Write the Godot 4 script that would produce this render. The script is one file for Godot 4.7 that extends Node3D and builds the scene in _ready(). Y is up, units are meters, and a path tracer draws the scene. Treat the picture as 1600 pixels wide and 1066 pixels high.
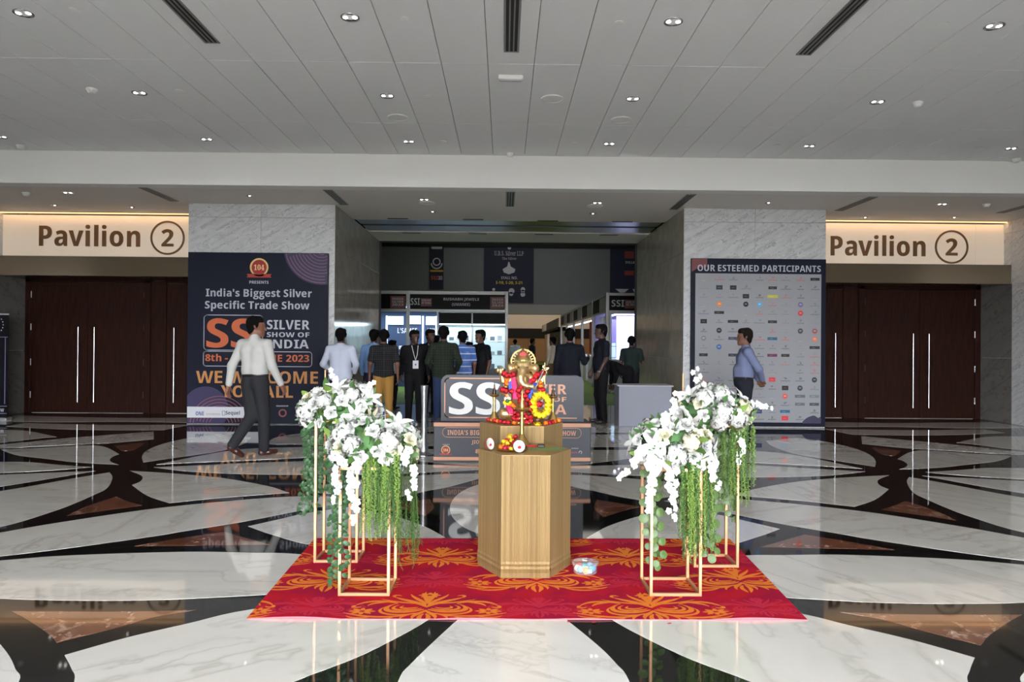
extends Node3D

# ------------------------------------------------------------------ mesh collector
class G:
	var v := PackedVector3Array()
	var n := PackedVector3Array()
	var u := PackedVector2Array()
	var ix := PackedInt32Array()
	func vert(p: Vector3, nn: Vector3, t := Vector2.ZERO) -> int:
		v.append(p); n.append(nn); u.append(t)
		return v.size() - 1
	func tri(a: int, b: int, c: int) -> void:
		var g := (v[c] - v[a]).cross(v[b] - v[a])
		if g.dot(n[a] + n[b] + n[c]) < 0.0:
			ix.append(a); ix.append(c); ix.append(b)
		else:
			ix.append(a); ix.append(b); ix.append(c)
	func quad(a: int, b: int, c: int, d: int) -> void:
		tri(a, b, c); tri(a, c, d)
	func face(p: Array, nn: Vector3, t: Array = []) -> void:
		var i0 := v.size()
		for k in p.size():
			vert(p[k], nn, t[k] if t.size() > k else Vector2(p[k].x, p[k].z))
		for k in range(1, p.size() - 1):
			tri(i0, i0 + k, i0 + k + 1)
	# box with chamfered edges
	func box(c: Vector3, s: Vector3, bev := 0.0, turn := Basis.IDENTITY) -> void:
		var h := s * 0.5
		var e := minf(bev, minf(h.x, minf(h.y, h.z)) * 0.9)
		for ax in 3:
			for sg in [-1.0, 1.0]:
				var nn := Vector3.ZERO
				nn[ax] = sg
				var a1 := (ax + 1) % 3
				var a2 := (ax + 2) % 3
				var ps := []
				var ts := []
				for q in [[-1, -1], [1, -1], [1, 1], [-1, 1]]:
					var p := Vector3.ZERO
					p[ax] = h[ax] * sg
					p[a1] = (h[a1] - e) * q[0]
					p[a2] = (h[a2] - e) * q[1]
					ps.append(turn * p + c)
					ts.append(Vector2(p[a1], p[a2]) if ax != 0 else Vector2(p[a2], p[a1]))
				face(ps, turn * nn, ts)
		if e <= 0.0:
			return
		for ax in 3:
			var a1 := (ax + 1) % 3
			var a2 := (ax + 2) % 3
			for s1 in [-1.0, 1.0]:
				for s2 in [-1.0, 1.0]:
					var nn := Vector3.ZERO
					nn[a1] = s1 * 0.7071
					nn[a2] = s2 * 0.7071
					var ps := []
					for q in [[-1, 0], [1, 0], [1, 1], [-1, 1]]:
						var p := Vector3.ZERO
						p[ax] = (h[ax] - e) * q[0]
						p[a1] = (h[a1] - (0.0 if q[1] == 0 else e)) * s1
						p[a2] = (h[a2] - (e if q[1] == 0 else 0.0)) * s2
						ps.append(turn * p + c)
					face(ps, turn * nn)
		for sx in [-1.0, 1.0]:
			for sy in [-1.0, 1.0]:
				for sz in [-1.0, 1.0]:
					var sg := Vector3(sx, sy, sz)
					var ps := [turn * (sg * Vector3(h.x, h.y - e, h.z - e)) + c, turn * (sg * Vector3(h.x - e, h.y, h.z - e)) + c, turn * (sg * Vector3(h.x - e, h.y - e, h.z)) + c]
					face(ps, turn * sg.normalized())
	# tube along points
	func tube(pts: Array, rad: Array, sides := 8, caps := true) -> void:
		var m := pts.size()
		var up := Vector3.UP
		var rows := []
		for i in m:
			var d: Vector3 = (pts[mini(i + 1, m - 1)] - pts[maxi(i - 1, 0)])
			d = d.normalized() if d.length() > 1e-7 else Vector3.UP
			if absf(d.dot(up)) > 0.95:
				up = Vector3.RIGHT if absf(d.x) < 0.9 else Vector3.FORWARD
			var s := d.cross(up).normalized()
			up = s.cross(d).normalized()
			var row := []
			for j in sides + 1:
				var a := TAU * j / sides
				var r: float = rad[mini(i, rad.size() - 1)]
				var o := s * cos(a) + up * sin(a)
				row.append(vert(pts[i] + o * r, o, Vector2(float(j) / sides, float(i))))
			rows.append(row)
			if caps and (i == 0 or i == m - 1):
				var ring := []
				for j in sides:
					ring.append(v[row[j]])
				face(ring, -d if i == 0 else d)
		for i in m - 1:
			for j in sides:
				quad(rows[i][j], rows[i][j + 1], rows[i + 1][j + 1], rows[i + 1][j])
	# profile of (radius, height) turned about the y axis through c
	func lathe(prof: Array, c := Vector3.ZERO, segs := 24, turn := Basis.IDENTITY) -> void:
		var rows := []
		for i in prof.size():
			var t: Vector2 = prof[mini(i + 1, prof.size() - 1)] - prof[maxi(i - 1, 0)]
			var nn := Vector2(t.y, -t.x).normalized()
			var row := []
			for j in segs + 1:
				var a := TAU * j / segs
				var o := Vector3(cos(a), 0, sin(a))
				row.append(vert(turn * (o * prof[i].x + Vector3(0, prof[i].y, 0)) + c, turn * (o * nn.x + Vector3(0, nn.y, 0)), Vector2(float(j) / segs, prof[i].y)))
			rows.append(row)
		for i in prof.size() - 1:
			for j in segs:
				quad(rows[i][j], rows[i][j + 1], rows[i + 1][j + 1], rows[i + 1][j])
	func ball(c: Vector3, r: Vector3, segs := 10, rings := 6, turn := Basis.IDENTITY) -> void:
		var rows := []
		for i in rings + 1:
			var b := PI * i / rings
			var row := []
			for j in segs + 1:
				var a := TAU * j / segs
				var o := Vector3(sin(b) * cos(a), cos(b), sin(b) * sin(a))
				row.append(vert(turn * (o * r) + c, (turn * (o / r)).normalized(), Vector2(float(j) / segs, float(i) / rings)))
			rows.append(row)
		for i in rings:
			for j in segs:
				quad(rows[i][j], rows[i][j + 1], rows[i + 1][j + 1], rows[i + 1][j])
	# flat outline in the xz plane, from y0 up to y1
	func prism(poly: PackedVector2Array, y0: float, y1: float, uvturn := 0.0, uvscale := Vector2.ONE, uvoff := Vector2.ZERO) -> void:
		var t := Geometry2D.triangulate_polygon(poly)
		var i0 := v.size()
		for p in poly:
			vert(Vector3(p.x, y1, p.y), Vector3.UP, p.rotated(uvturn) * uvscale + uvoff)
		for k in range(0, t.size(), 3):
			tri(i0 + t[k], i0 + t[k + 1], i0 + t[k + 2])
		if y1 - y0 < 1e-6:
			return
		var m := poly.size()
		for k in m:
			var a := poly[k]
			var b := poly[(k + 1) % m]
			var e := (b - a).normalized()
			var nn := Vector3(e.y, 0, -e.x)
			if Geometry2D.is_point_in_polygon((a + b) * 0.5 + Vector2(nn.x, nn.z) * 1e-4, poly):
				nn = -nn
			face([Vector3(a.x, y0, a.y), Vector3(b.x, y0, b.y), Vector3(b.x, y1, b.y), Vector3(a.x, y1, a.y)], nn)
	# outline in the xy plane standing up, thickness along z
	func plate(poly: PackedVector2Array, z0: float, z1: float) -> void:
		var t := Geometry2D.triangulate_polygon(poly)
		for w in [[z1, 1.0], [z0, -1.0]]:
			var i0 := v.size()
			for p in poly:
				vert(Vector3(p.x, p.y, w[0]), Vector3(0, 0, w[1]), p)
			for k in range(0, t.size(), 3):
				tri(i0 + t[k], i0 + t[k + 1], i0 + t[k + 2])
		var m := poly.size()
		for k in m:
			var a := poly[k]
			var b := poly[(k + 1) % m]
			var e := (b - a).normalized()
			var nn := Vector3(e.y, -e.x, 0)
			if Geometry2D.is_point_in_polygon((a + b) * 0.5 + Vector2(nn.x, nn.y) * 1e-4, poly):
				nn = -nn
			face([Vector3(a.x, a.y, z0), Vector3(b.x, b.y, z0), Vector3(b.x, b.y, z1), Vector3(a.x, a.y, z1)], nn)
	# grid of points as a smooth sheet
	func sheet(rows: Array) -> void:
		var R := rows.size()
		var C: int = rows[0].size()
		var i0 := v.size()
		for i in R:
			for j in C:
				var du: Vector3 = rows[i][mini(j + 1, C - 1)] - rows[i][maxi(j - 1, 0)]
				var dv: Vector3 = rows[mini(i + 1, R - 1)][j] - rows[maxi(i - 1, 0)][j]
				vert(rows[i][j], dv.cross(du).normalized(), Vector2(float(j) / (C - 1), float(i) / (R - 1)))
		for i in R - 1:
			for j in C - 1:
				quad(i0 + i * C + j, i0 + i * C + j + 1, i0 + (i + 1) * C + j + 1, i0 + (i + 1) * C + j)
	# petal: base at o, along d, face towards f
	func petal(o: Vector3, d: Vector3, f: Vector3, ln: float, wd: float, curl: float, cup: float) -> void:
		var s := d.cross(f).normalized()
		var rows := []
		for i in 5:
			var t := i / 4.0
			var w := wd * sin(PI * (0.12 + 0.8 * t)) * 0.5
			var c := o + d * ln * t * (1.0 - 0.15 * absf(curl) * t) - f * curl * ln * t * t
			rows.append([c - s * w + f * cup * w, c, c + s * w + f * cup * w])
		sheet(rows)
	# rounded solid from tapered capsules joined softly, meshed as surface nets
	func blob(prims: Array, cell: float, k: float) -> void:
		var lo := Vector3(1e9, 1e9, 1e9)
		var hi := -lo
		for p in prims:
			var r := maxf(p[2], p[3])
			var a: Vector3 = p[0]
			var b: Vector3 = p[1]
			lo = lo.min(a - Vector3.ONE * r).min(b - Vector3.ONE * r)
			hi = hi.max(a + Vector3.ONE * r).max(b + Vector3.ONE * r)
		lo -= Vector3.ONE * (cell * 2.5 + k * 0.3)
		hi += Vector3.ONE * (cell * 2.5 + k * 0.3)
		var nx := int((hi.x - lo.x) / cell) + 2
		var ny := int((hi.y - lo.y) / cell) + 2
		var nz := int((hi.z - lo.z) / cell) + 2
		var f := PackedFloat32Array()
		f.resize(nx * ny * nz)
		f.fill(1.0)
		for p in prims:
			var a: Vector3 = p[0]
			var ab: Vector3 = p[1] - a
			var ra: float = p[2]
			var dr: float = p[3] - ra
			var l2 := maxf(ab.length_squared(), 1e-9)
			var m := maxf(p[2], p[3]) + k + cell * 1.5
			var q0 := ((a.min(p[1]) - Vector3.ONE * m - lo) / cell).floor()
			var q1 := ((a.max(p[1]) + Vector3.ONE * m - lo) / cell).ceil()
			for z in range(maxi(0, int(q0.z)), mini(nz, int(q1.z) + 1)):
				for y in range(maxi(0, int(q0.y)), mini(ny, int(q1.y) + 1)):
					var id := (z * ny + y) * nx
					for x in range(maxi(0, int(q0.x)), mini(nx, int(q1.x) + 1)):
						var w := lo + Vector3(x, y, z) * cell - a
						var t := clampf(w.dot(ab) / l2, 0.0, 1.0)
						var d := (w - ab * t).length() - ra - dr * t
						var o := f[id + x]
						var h := k - absf(o - d)
						f[id + x] = minf(o, d) - (h * h / (4.0 * k) if h > 0.0 else 0.0)
		var vid := {}
		var sx := 1
		var sy := nx
		var sz := nx * ny
		var lim := cell * 1.9
		for z in nz - 1:
			for y in ny - 1:
				var base := (z * ny + y) * nx
				for x in nx - 1:
					var id := base + x
					var v0 := f[id]
					if v0 > lim or v0 < -lim:
						continue
					var c := [v0, f[id + 1], f[id + sy], f[id + sy + 1], f[id + sz], f[id + sz + 1], f[id + sz + sy], f[id + sz + sy + 1]]
					var neg := 0
					for q in 8:
						if c[q] < 0.0:
							neg += 1
					if neg == 0 or neg == 8:
						continue
					var acc := Vector3.ZERO
					var cnt := 0
					for e in [[0, 1], [2, 3], [4, 5], [6, 7], [0, 2], [1, 3], [4, 6], [5, 7], [0, 4], [1, 5], [2, 6], [3, 7]]:
						var fa: float = c[e[0]]
						var fb: float = c[e[1]]
						if (fa < 0.0) != (fb < 0.0):
							var t := fa / (fa - fb)
							var pa := Vector3(e[0] & 1, (e[0] >> 1) & 1, e[0] >> 2)
							var pb := Vector3(e[1] & 1, (e[1] >> 1) & 1, e[1] >> 2)
							acc += pa.lerp(pb, t)
							cnt += 1
					var g := Vector3(c[1] + c[3] + c[5] + c[7] - c[0] - c[2] - c[4] - c[6], c[2] + c[3] + c[6] + c[7] - c[0] - c[1] - c[4] - c[5], c[4] + c[5] + c[6] + c[7] - c[0] - c[1] - c[2] - c[3])
					var pos := lo + (Vector3(x, y, z) + acc / cnt) * cell
					vid[id] = vert(pos, g.normalized(), Vector2(pos.x, pos.y))
		for id in vid:
			var s0 := f[id] < 0.0
			for st in [[sx, sy, sz], [sy, sz, sx], [sz, sx, sy]]:
				if (f[id + st[0]] < 0.0) != s0:
					var i1 = vid.get(id - st[1])
					var i2 = vid.get(id - st[1] - st[2])
					var i3 = vid.get(id - st[2])
					if i1 != null and i2 != null and i3 != null:
						quad(vid[id], i1, i2, i3)
	func mesh() -> ArrayMesh:
		var a := []
		a.resize(Mesh.ARRAY_MAX)
		a[Mesh.ARRAY_VERTEX] = v
		a[Mesh.ARRAY_NORMAL] = n
		a[Mesh.ARRAY_TEX_UV] = u
		a[Mesh.ARRAY_INDEX] = ix
		var m := ArrayMesh.new()
		m.add_surface_from_arrays(Mesh.PRIMITIVE_TRIANGLES, a)
		return m

# ------------------------------------------------------------------ helpers
var taken := {}
var M := {}
var rng := RandomNumberGenerator.new()

func numbered(called: String) -> String:
	taken[called] = taken.get(called, -1) + 1
	return called if taken[called] == 0 else "%s_%03d" % [called, taken[called]]

func put(g, called: String, m: Material, parent: Node = self) -> MeshInstance3D:
	var o := MeshInstance3D.new()
	o.mesh = g.mesh() if g is G else g
	o.material_override = m
	o.name = numbered(called) if parent == self else called
	parent.add_child(o, true)
	return o

func tag(o: Node, label := "", category := "", group := "", kind := "") -> Node:
	if label: o.set_meta("label", label)
	if category: o.set_meta("category", category)
	if group: o.set_meta("group", group)
	if kind: o.set_meta("kind", kind)
	return o

func thing(called: String, label: String, category: String, at := Vector3.ZERO, turn := 0.0, group := "") -> Node3D:
	var o := Node3D.new()
	o.name = numbered(called)
	add_child(o, true)
	o.position = at
	o.rotation.y = turn
	tag(o, label, category, group)
	return o

func struct(called: String, g, m: Material, label := "", category := "") -> MeshInstance3D:
	var o := put(g, called, m)
	tag(o, label, category, "", "structure")
	return o

func col(r: int, g: int, b: int) -> Color:
	return Color(r / 255.0, g / 255.0, b / 255.0)

func mat(c: Color, rough := 0.6, metal := 0.0, spec := 0.5) -> StandardMaterial3D:
	var key := "%s %s %s %s" % [c.to_html(), rough, metal, spec]
	if not M.has(key):
		var m := StandardMaterial3D.new()
		m.albedo_color = c
		m.roughness = rough
		m.metallic = metal
		m.metallic_specular = spec
		m.cull_mode = BaseMaterial3D.CULL_DISABLED
		M[key] = m
	return M[key]

func glow(c: Color, e: float) -> StandardMaterial3D:
	var key := "glow %s %s" % [c.to_html(), e]
	if not M.has(key):
		var m := StandardMaterial3D.new()
		m.albedo_color = c
		m.emission_enabled = true
		m.emission = c
		m.emission_energy_multiplier = e
		M[key] = m
	return M[key]

func noise_tex(size: int, freq: float, ramp: Array, seed_ := 1, warp := 0.0, octaves := 4, kind := FastNoiseLite.TYPE_SIMPLEX_SMOOTH, ridged := false) -> NoiseTexture2D:
	var f := FastNoiseLite.new()
	f.noise_type = kind
	f.seed = seed_
	f.frequency = freq
	f.fractal_octaves = octaves
	if ridged:
		f.fractal_type = FastNoiseLite.FRACTAL_RIDGED
	if warp > 0.0:
		f.domain_warp_enabled = true
		f.domain_warp_amplitude = warp
		f.domain_warp_frequency = freq * 0.7
	var t := NoiseTexture2D.new()
	t.width = size
	t.height = size
	t.seamless = true
	t.noise = f
	var g := Gradient.new()
	var offs := PackedFloat32Array()
	var cols := PackedColorArray()
	for r in ramp:
		offs.append(r[0])
		cols.append(r[1])
	g.offsets = offs
	g.colors = cols
	t.color_ramp = g
	return t

func textured(t: Texture2D, rough: float, scale := Vector3.ONE, tri := 0, metal := 0.0) -> StandardMaterial3D:
	var m := StandardMaterial3D.new()
	m.albedo_texture = t
	m.roughness = rough
	m.metallic = metal
	m.uv1_scale = scale
	m.cull_mode = BaseMaterial3D.CULL_DISABLED
	if tri > 0:
		m.uv1_triplanar = true
		m.uv1_world_triplanar = tri == 2
	return m

func boxed(called: String, c: Vector3, s: Vector3, m: Material, parent: Node = self, bev := 0.0) -> MeshInstance3D:
	var g := G.new()
	g.box(c, s, bev)
	return put(g, called, m, parent)

# a box with its own origin at its centre, for repeated parts that share one mesh
var _boxes := {}
func unit_box(s: Vector3, bev := 0.0) -> ArrayMesh:
	var key := "%s %s" % [s, bev]
	if not _boxes.has(key):
		var g := G.new()
		g.box(Vector3.ZERO, s, bev)
		_boxes[key] = g.mesh()
	return _boxes[key]

func rounded(x0: float, y0: float, x1: float, y1: float, r: float, which := [1, 1, 1, 1]) -> PackedVector2Array:
	var o := PackedVector2Array()
	var cs := [[x1, y1, -1, -1, 0.0], [x0, y1, 1, -1, 90.0], [x0, y0, 1, 1, 180.0], [x1, y0, -1, 1, 270.0]]
	for k in 4:
		var c = cs[k]
		if which[k] == 0:
			o.append(Vector2(c[0], c[1]))
			continue
		for q in 7:
			var a := deg_to_rad(c[4] + 15.0 * q)
			o.append(Vector2(c[0] + c[2] * r + cos(a) * r, c[1] + c[3] * r + sin(a) * r))
	return o

# closed or open outline as a thin flat ribbon in the xy plane
func ribbon(g: G, line: PackedVector2Array, w: float, z0: float, z1: float, closed := true) -> void:
	var m := line.size()
	for k in (m if closed else m - 1):
		var a := line[k]
		var b := line[(k + 1) % m]
		if a.distance_to(b) < 1e-6:
			continue
		var e := (b - a).normalized() * w * 0.5
		var s := Vector2(-e.y, e.x)
		g.plate(PackedVector2Array([a - e - s, b + e - s, b + e + s, a - e + s]), z0, z1)

var fonts := {}
func font(face: String, weight: int) -> SystemFont:
	var key := face + str(weight)
	if not fonts.has(key):
		var f := SystemFont.new()
		f.font_names = PackedStringArray([face])
		f.font_weight = weight
		fonts[key] = f
	return fonts[key]

# lettering fitted into the rectangle x0..x1, y0..y1 of its parent's xy plane, standing on z
func letters(called: String, words: String, m: Material, parent: Node, x0: float, y0: float, x1: float, y1: float, z: float, face := "Droid Sans", weight := 700, deep := 0.004) -> MeshInstance3D:
	if words.contains("\n"):
		var rows := words.split("\n")
		var step := (y1 - y0) / rows.size()
		for k in rows.size():
			letters(called, rows[k], m, parent, x0, y1 - step * (k + 0.86), x1, y1 - step * (k + 0.1), z, face, weight, deep)
		return null
	var t := TextMesh.new()
	t.text = words
	t.font = font(face, weight)
	t.font_size = 48
	t.pixel_size = 0.01
	t.depth = 0.02
	t.curve_step = 2.0
	t.horizontal_alignment = HORIZONTAL_ALIGNMENT_CENTER
	t.vertical_alignment = VERTICAL_ALIGNMENT_CENTER
	var b := t.get_aabb()
	var o := MeshInstance3D.new()
	o.mesh = t
	o.material_override = m
	o.name = called
	parent.add_child(o, true)
	var s := Vector3((x1 - x0) / b.size.x, (y1 - y0) / b.size.y, deep / 0.02)
	o.scale = s
	var c := b.get_center()
	o.position = Vector3((x0 + x1) * 0.5 - c.x * s.x, (y0 + y1) * 0.5 - c.y * s.y, z - c.z * s.z + deep * 0.5)
	return o

func disc_poly(cx: float, cy: float, r: float, n := 28) -> PackedVector2Array:
	var o := PackedVector2Array()
	for k in n:
		o.append(Vector2(cx + cos(TAU * k / n) * r, cy + sin(TAU * k / n) * r))
	return o

func ring(g: G, cx: float, cy: float, r0: float, r1: float, z0: float, z1: float, n := 36, a0 := 0.0, a1 := TAU) -> void:
	for k in n:
		var a := lerpf(a0, a1, float(k) / n)
		var b := lerpf(a0, a1, float(k + 1) / n)
		var p := Vector2(cos(a), sin(a))
		var q := Vector2(cos(b), sin(b))
		var c := Vector2(cx, cy)
		g.plate(PackedVector2Array([c + p * r0, c + p * r1, c + q * r1, c + q * r0]), z0, z1)

# smooth line through given points
func spline(p: Array, sub := 5) -> PackedVector2Array:
	var o := PackedVector2Array()
	for i in p.size() - 1:
		var a: Vector2 = p[maxi(i - 1, 0)]
		var b: Vector2 = p[i]
		var c: Vector2 = p[i + 1]
		var d: Vector2 = p[mini(i + 2, p.size() - 1)]
		for k in sub:
			o.append(b.cubic_interpolate(c, a, d, float(k) / sub))
	return o

func lamp_area(c: Vector3, size: Vector2, look: Vector3, color: Color, energy: float, called := "daylight") -> void:
	var l := AreaLight3D.new()
	l.name = numbered(called)
	l.area_size = size
	l.light_color = color
	l.light_energy = energy
	l.shadow_enabled = true
	l.area_range = 60.0
	add_child(l, true)
	l.look_at_from_position(c, c + look, Vector3.UP if absf(look.y) < 0.9 else Vector3.FORWARD)

func _ready() -> void:
	rng.seed = 7
	# ---- camera
	var cam := Camera3D.new()
	cam.name = "camera"
	cam.fov = rad_to_deg(2.0 * atan(533.0 / 1080.0))
	cam.near = 0.05
	cam.far = 200.0
	add_child(cam)
	cam.transform = Transform3D(Basis(Vector3.UP, -0.0115) * Basis(Vector3.RIGHT, 0.0042) * Basis(Vector3(0, 0, 1), 0.0080), Vector3(-0.05, 1.45, 0))
	cam.current = true
	# ---- sky outside the glazed front, seen only through the opening behind the camera
	var env := Environment.new()
	env.background_mode = Environment.BG_SKY
	env.sky = Sky.new()
	var sky := ProceduralSkyMaterial.new()
	sky.sky_top_color = col(214, 219, 226)
	sky.sky_horizon_color = col(238, 239, 241)
	sky.ground_bottom_color = col(120, 118, 112)
	sky.ground_horizon_color = col(190, 190, 188)
	sky.sky_energy_multiplier = 5.05
	sky.ground_energy_multiplier = 3.4
	env.sky.sky_material = sky
	env.tonemap_mode = Environment.TONE_MAPPER_LINEAR
	env.tonemap_exposure = 1.0
	env.sdfgi_enabled = true
	env.ssao_enabled = true
	env.ssil_enabled = true
	var we := WorldEnvironment.new()
	we.name = "environment"
	we.environment = env
	add_child(we)
	make_materials()
	build_shell()
	build_floor()
	build_ceiling_fittings()
	build_doors_and_signs()
	build_hall()
	build_boards()
	build_counter_sign()
	build_carpet()
	build_podiums()
	build_idol()
	build_offerings()
	build_flowers()
	build_people()
	build_small_things()

func marble_image(size: int, base: Color, vein: Color, seed_: int, freq: float, sharp: float) -> ImageTexture:
	var f := FastNoiseLite.new()
	f.seed = seed_
	f.frequency = 0.006 * freq
	f.fractal_octaves = 4
	var w := FastNoiseLite.new()
	w.seed = seed_ + 9
	w.frequency = 0.012 * freq
	w.fractal_octaves = 4
	var im := Image.create(size, size, false, Image.FORMAT_RGB8)
	for y in size:
		for x in size:
			# veins run diagonally: sample a stretched field, fold it into thin lines
			var a := (x + y * 0.55)
			var b := (y - x * 0.55)
			var t := f.get_noise_2d(a * 0.32 + 40.0 * w.get_noise_2d(x, y), b * 1.5)
			var line := pow(1.0 - minf(absf(t) * 2.2, 1.0), sharp)
			var cloud := w.get_noise_2d(a * 0.5, b * 1.4) * 0.5 + 0.5
			var c := base.lerp(vein, clampf(line * 0.75 * cloud + 0.22 * (1.0 - cloud), 0.0, 1.0))
			im.set_pixel(x, y, c)
	return ImageTexture.create_from_image(im)

func make_materials() -> void:
	var fm := marble_image(512, col(224, 221, 214), col(172, 167, 157), 3, 1.0, 7.0)
	M.white_marble = textured(fm, 0.04)
	M.white_marble2 = textured(marble_image(512, col(228, 226, 221), col(174, 172, 167), 17, 1.5, 9.0), 0.04)
	M.wall_marble = textured(marble_image(512, col(205, 206, 207), col(95, 98, 104), 29, 2.2, 11.0), 0.18)
	M.red_marble = textured(noise_tex(256, 0.02, [[0.0, col(86, 52, 38)], [0.45, col(122, 76, 56)], [0.62, col(110, 68, 50)], [0.66, col(176, 150, 134)], [0.7, col(114, 70, 52)], [1.0, col(80, 48, 36)]], 5, 30.0), 0.05)
	M.black_granite = textured(noise_tex(256, 0.3, [[0.0, col(20, 20, 20)], [0.75, col(26, 26, 26)], [1.0, col(44, 44, 44)]], 4), 0.04, Vector3(0.8, 0.8, 0.8), 2)
	for k in ["white_marble", "white_marble2", "red_marble"]:
		M[k].metallic_specular = 0.6
		M[k].clearcoat_enabled = true
		M[k].clearcoat = 0.6
		M[k].clearcoat_roughness = 0.03
	M.ceiling_white = mat(col(226, 227, 228), 0.75)
	M.gap = mat(col(70, 70, 72), 0.9)
	M.beam_white = mat(col(232, 232, 230), 0.7)
	M.soffit = mat(col(222, 217, 211), 0.7)
	M.corridor_stone = textured(noise_tex(256, 0.012, [[0.0, col(156, 150, 141)], [0.5, col(166, 160, 150)], [1.0, col(176, 170, 160)]], 12, 20.0), 0.1, Vector3(0.7, 0.7, 0.7), 2)
	M.dark_marble = textured(marble_image(256, col(112, 110, 106), col(66, 65, 64), 51, 2.0, 9.0), 0.25)
	M.wood = textured(noise_tex(512, 0.01, [[0.0, col(30, 15, 11)], [0.5, col(40, 20, 14)], [1.0, col(50, 26, 18)]], 6, 12.0), 0.6, Vector3(3.0, 0.35, 3.0), 2)
	M.wood.metallic_specular = 0.25
	M.bronze = mat(col(104, 92, 74), 0.22, 0.6)
	M.steel = mat(col(190, 192, 196), 0.22, 1.0)
	M.steel_soft = mat(col(170, 172, 175), 0.4, 0.9)
	M.aluminium = mat(col(150, 148, 145), 0.45, 0.5)
	M.dark_plastic = mat(col(18, 18, 20), 0.5)
	M.white_plastic = mat(col(228, 228, 226), 0.5)
	M.gold_frame = mat(col(190, 146, 108), 0.4, 0.65)
	M.brass = mat(col(176, 144, 86), 0.3, 0.9)
	M.idol_gold = mat(col(188, 160, 112), 0.34, 0.8)
	M.navy = mat(col(20, 24, 40), 0.55, 0.0, 0.3)
	M.paper_white = mat(col(190, 192, 198), 0.6)
	M.petal_white = mat(col(192, 193, 189), 0.6, 0.0, 0.3)
	M.petal_white.backlight_enabled = true
	M.petal_white.backlight = Color(0.1, 0.1, 0.09)
	M.petal_cream = mat(col(198, 194, 168), 0.6, 0.0, 0.3)
	M.leaf_dark = mat(col(42, 74, 40), 0.5)
	M.leaf_mid = mat(col(60, 92, 36), 0.5)
	M.leaf_light = mat(col(106, 134, 58), 0.5)

# ------------------------------------------------------------------ room shell
func clad(parent: Node, called: String, xs: Array, ys: Array, z: float, m: Material, facing := 1.0) -> void:
	# stone slabs on a wall that faces +z, each a piece of its own
	for i in xs.size() - 1:
		for j in ys.size() - 1:
			var g := G.new()
			var s := Vector3(xs[i + 1] - xs[i] - 0.004, ys[j + 1] - ys[j] - 0.004, 0.02)
			var off := Vector2(rng.randf() * 3.0, rng.randf() * 3.0)
			g.box(Vector3.ZERO, s, 0.002)
			for k in g.u.size():
				g.u[k] = (g.u[k] + off) * 0.42
			var o := put(g, called, m, parent)
			o.position = Vector3((xs[i] + xs[i + 1]) * 0.5, (ys[j] + ys[j + 1]) * 0.5, z - 0.01 * facing)

func clad_side(parent: Node, called: String, zs: Array, ys: Array, x: float, m: Material) -> void:
	for i in zs.size() - 1:
		for j in ys.size() - 1:
			var g := G.new()
			var s := Vector3(0.02, ys[j + 1] - ys[j] - 0.004, absf(zs[i + 1] - zs[i]) - 0.004)
			var off := Vector2(rng.randf() * 3.0, rng.randf() * 3.0)
			g.box(Vector3.ZERO, s, 0.002)
			for k in g.u.size():
				g.u[k] = (g.u[k] + off) * 0.42
			var o := put(g, called, m, parent)
			o.position = Vector3(x, (ys[j] + ys[j + 1]) * 0.5, (zs[i] + zs[i + 1]) * 0.5)

func slab(called: String, lo: Vector3, hi: Vector3, m: Material, label := "", category := "") -> MeshInstance3D:
	var g := G.new()
	g.box((lo + hi) * 0.5, hi - lo)
	return struct(called, g, m, label, category)

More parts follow.
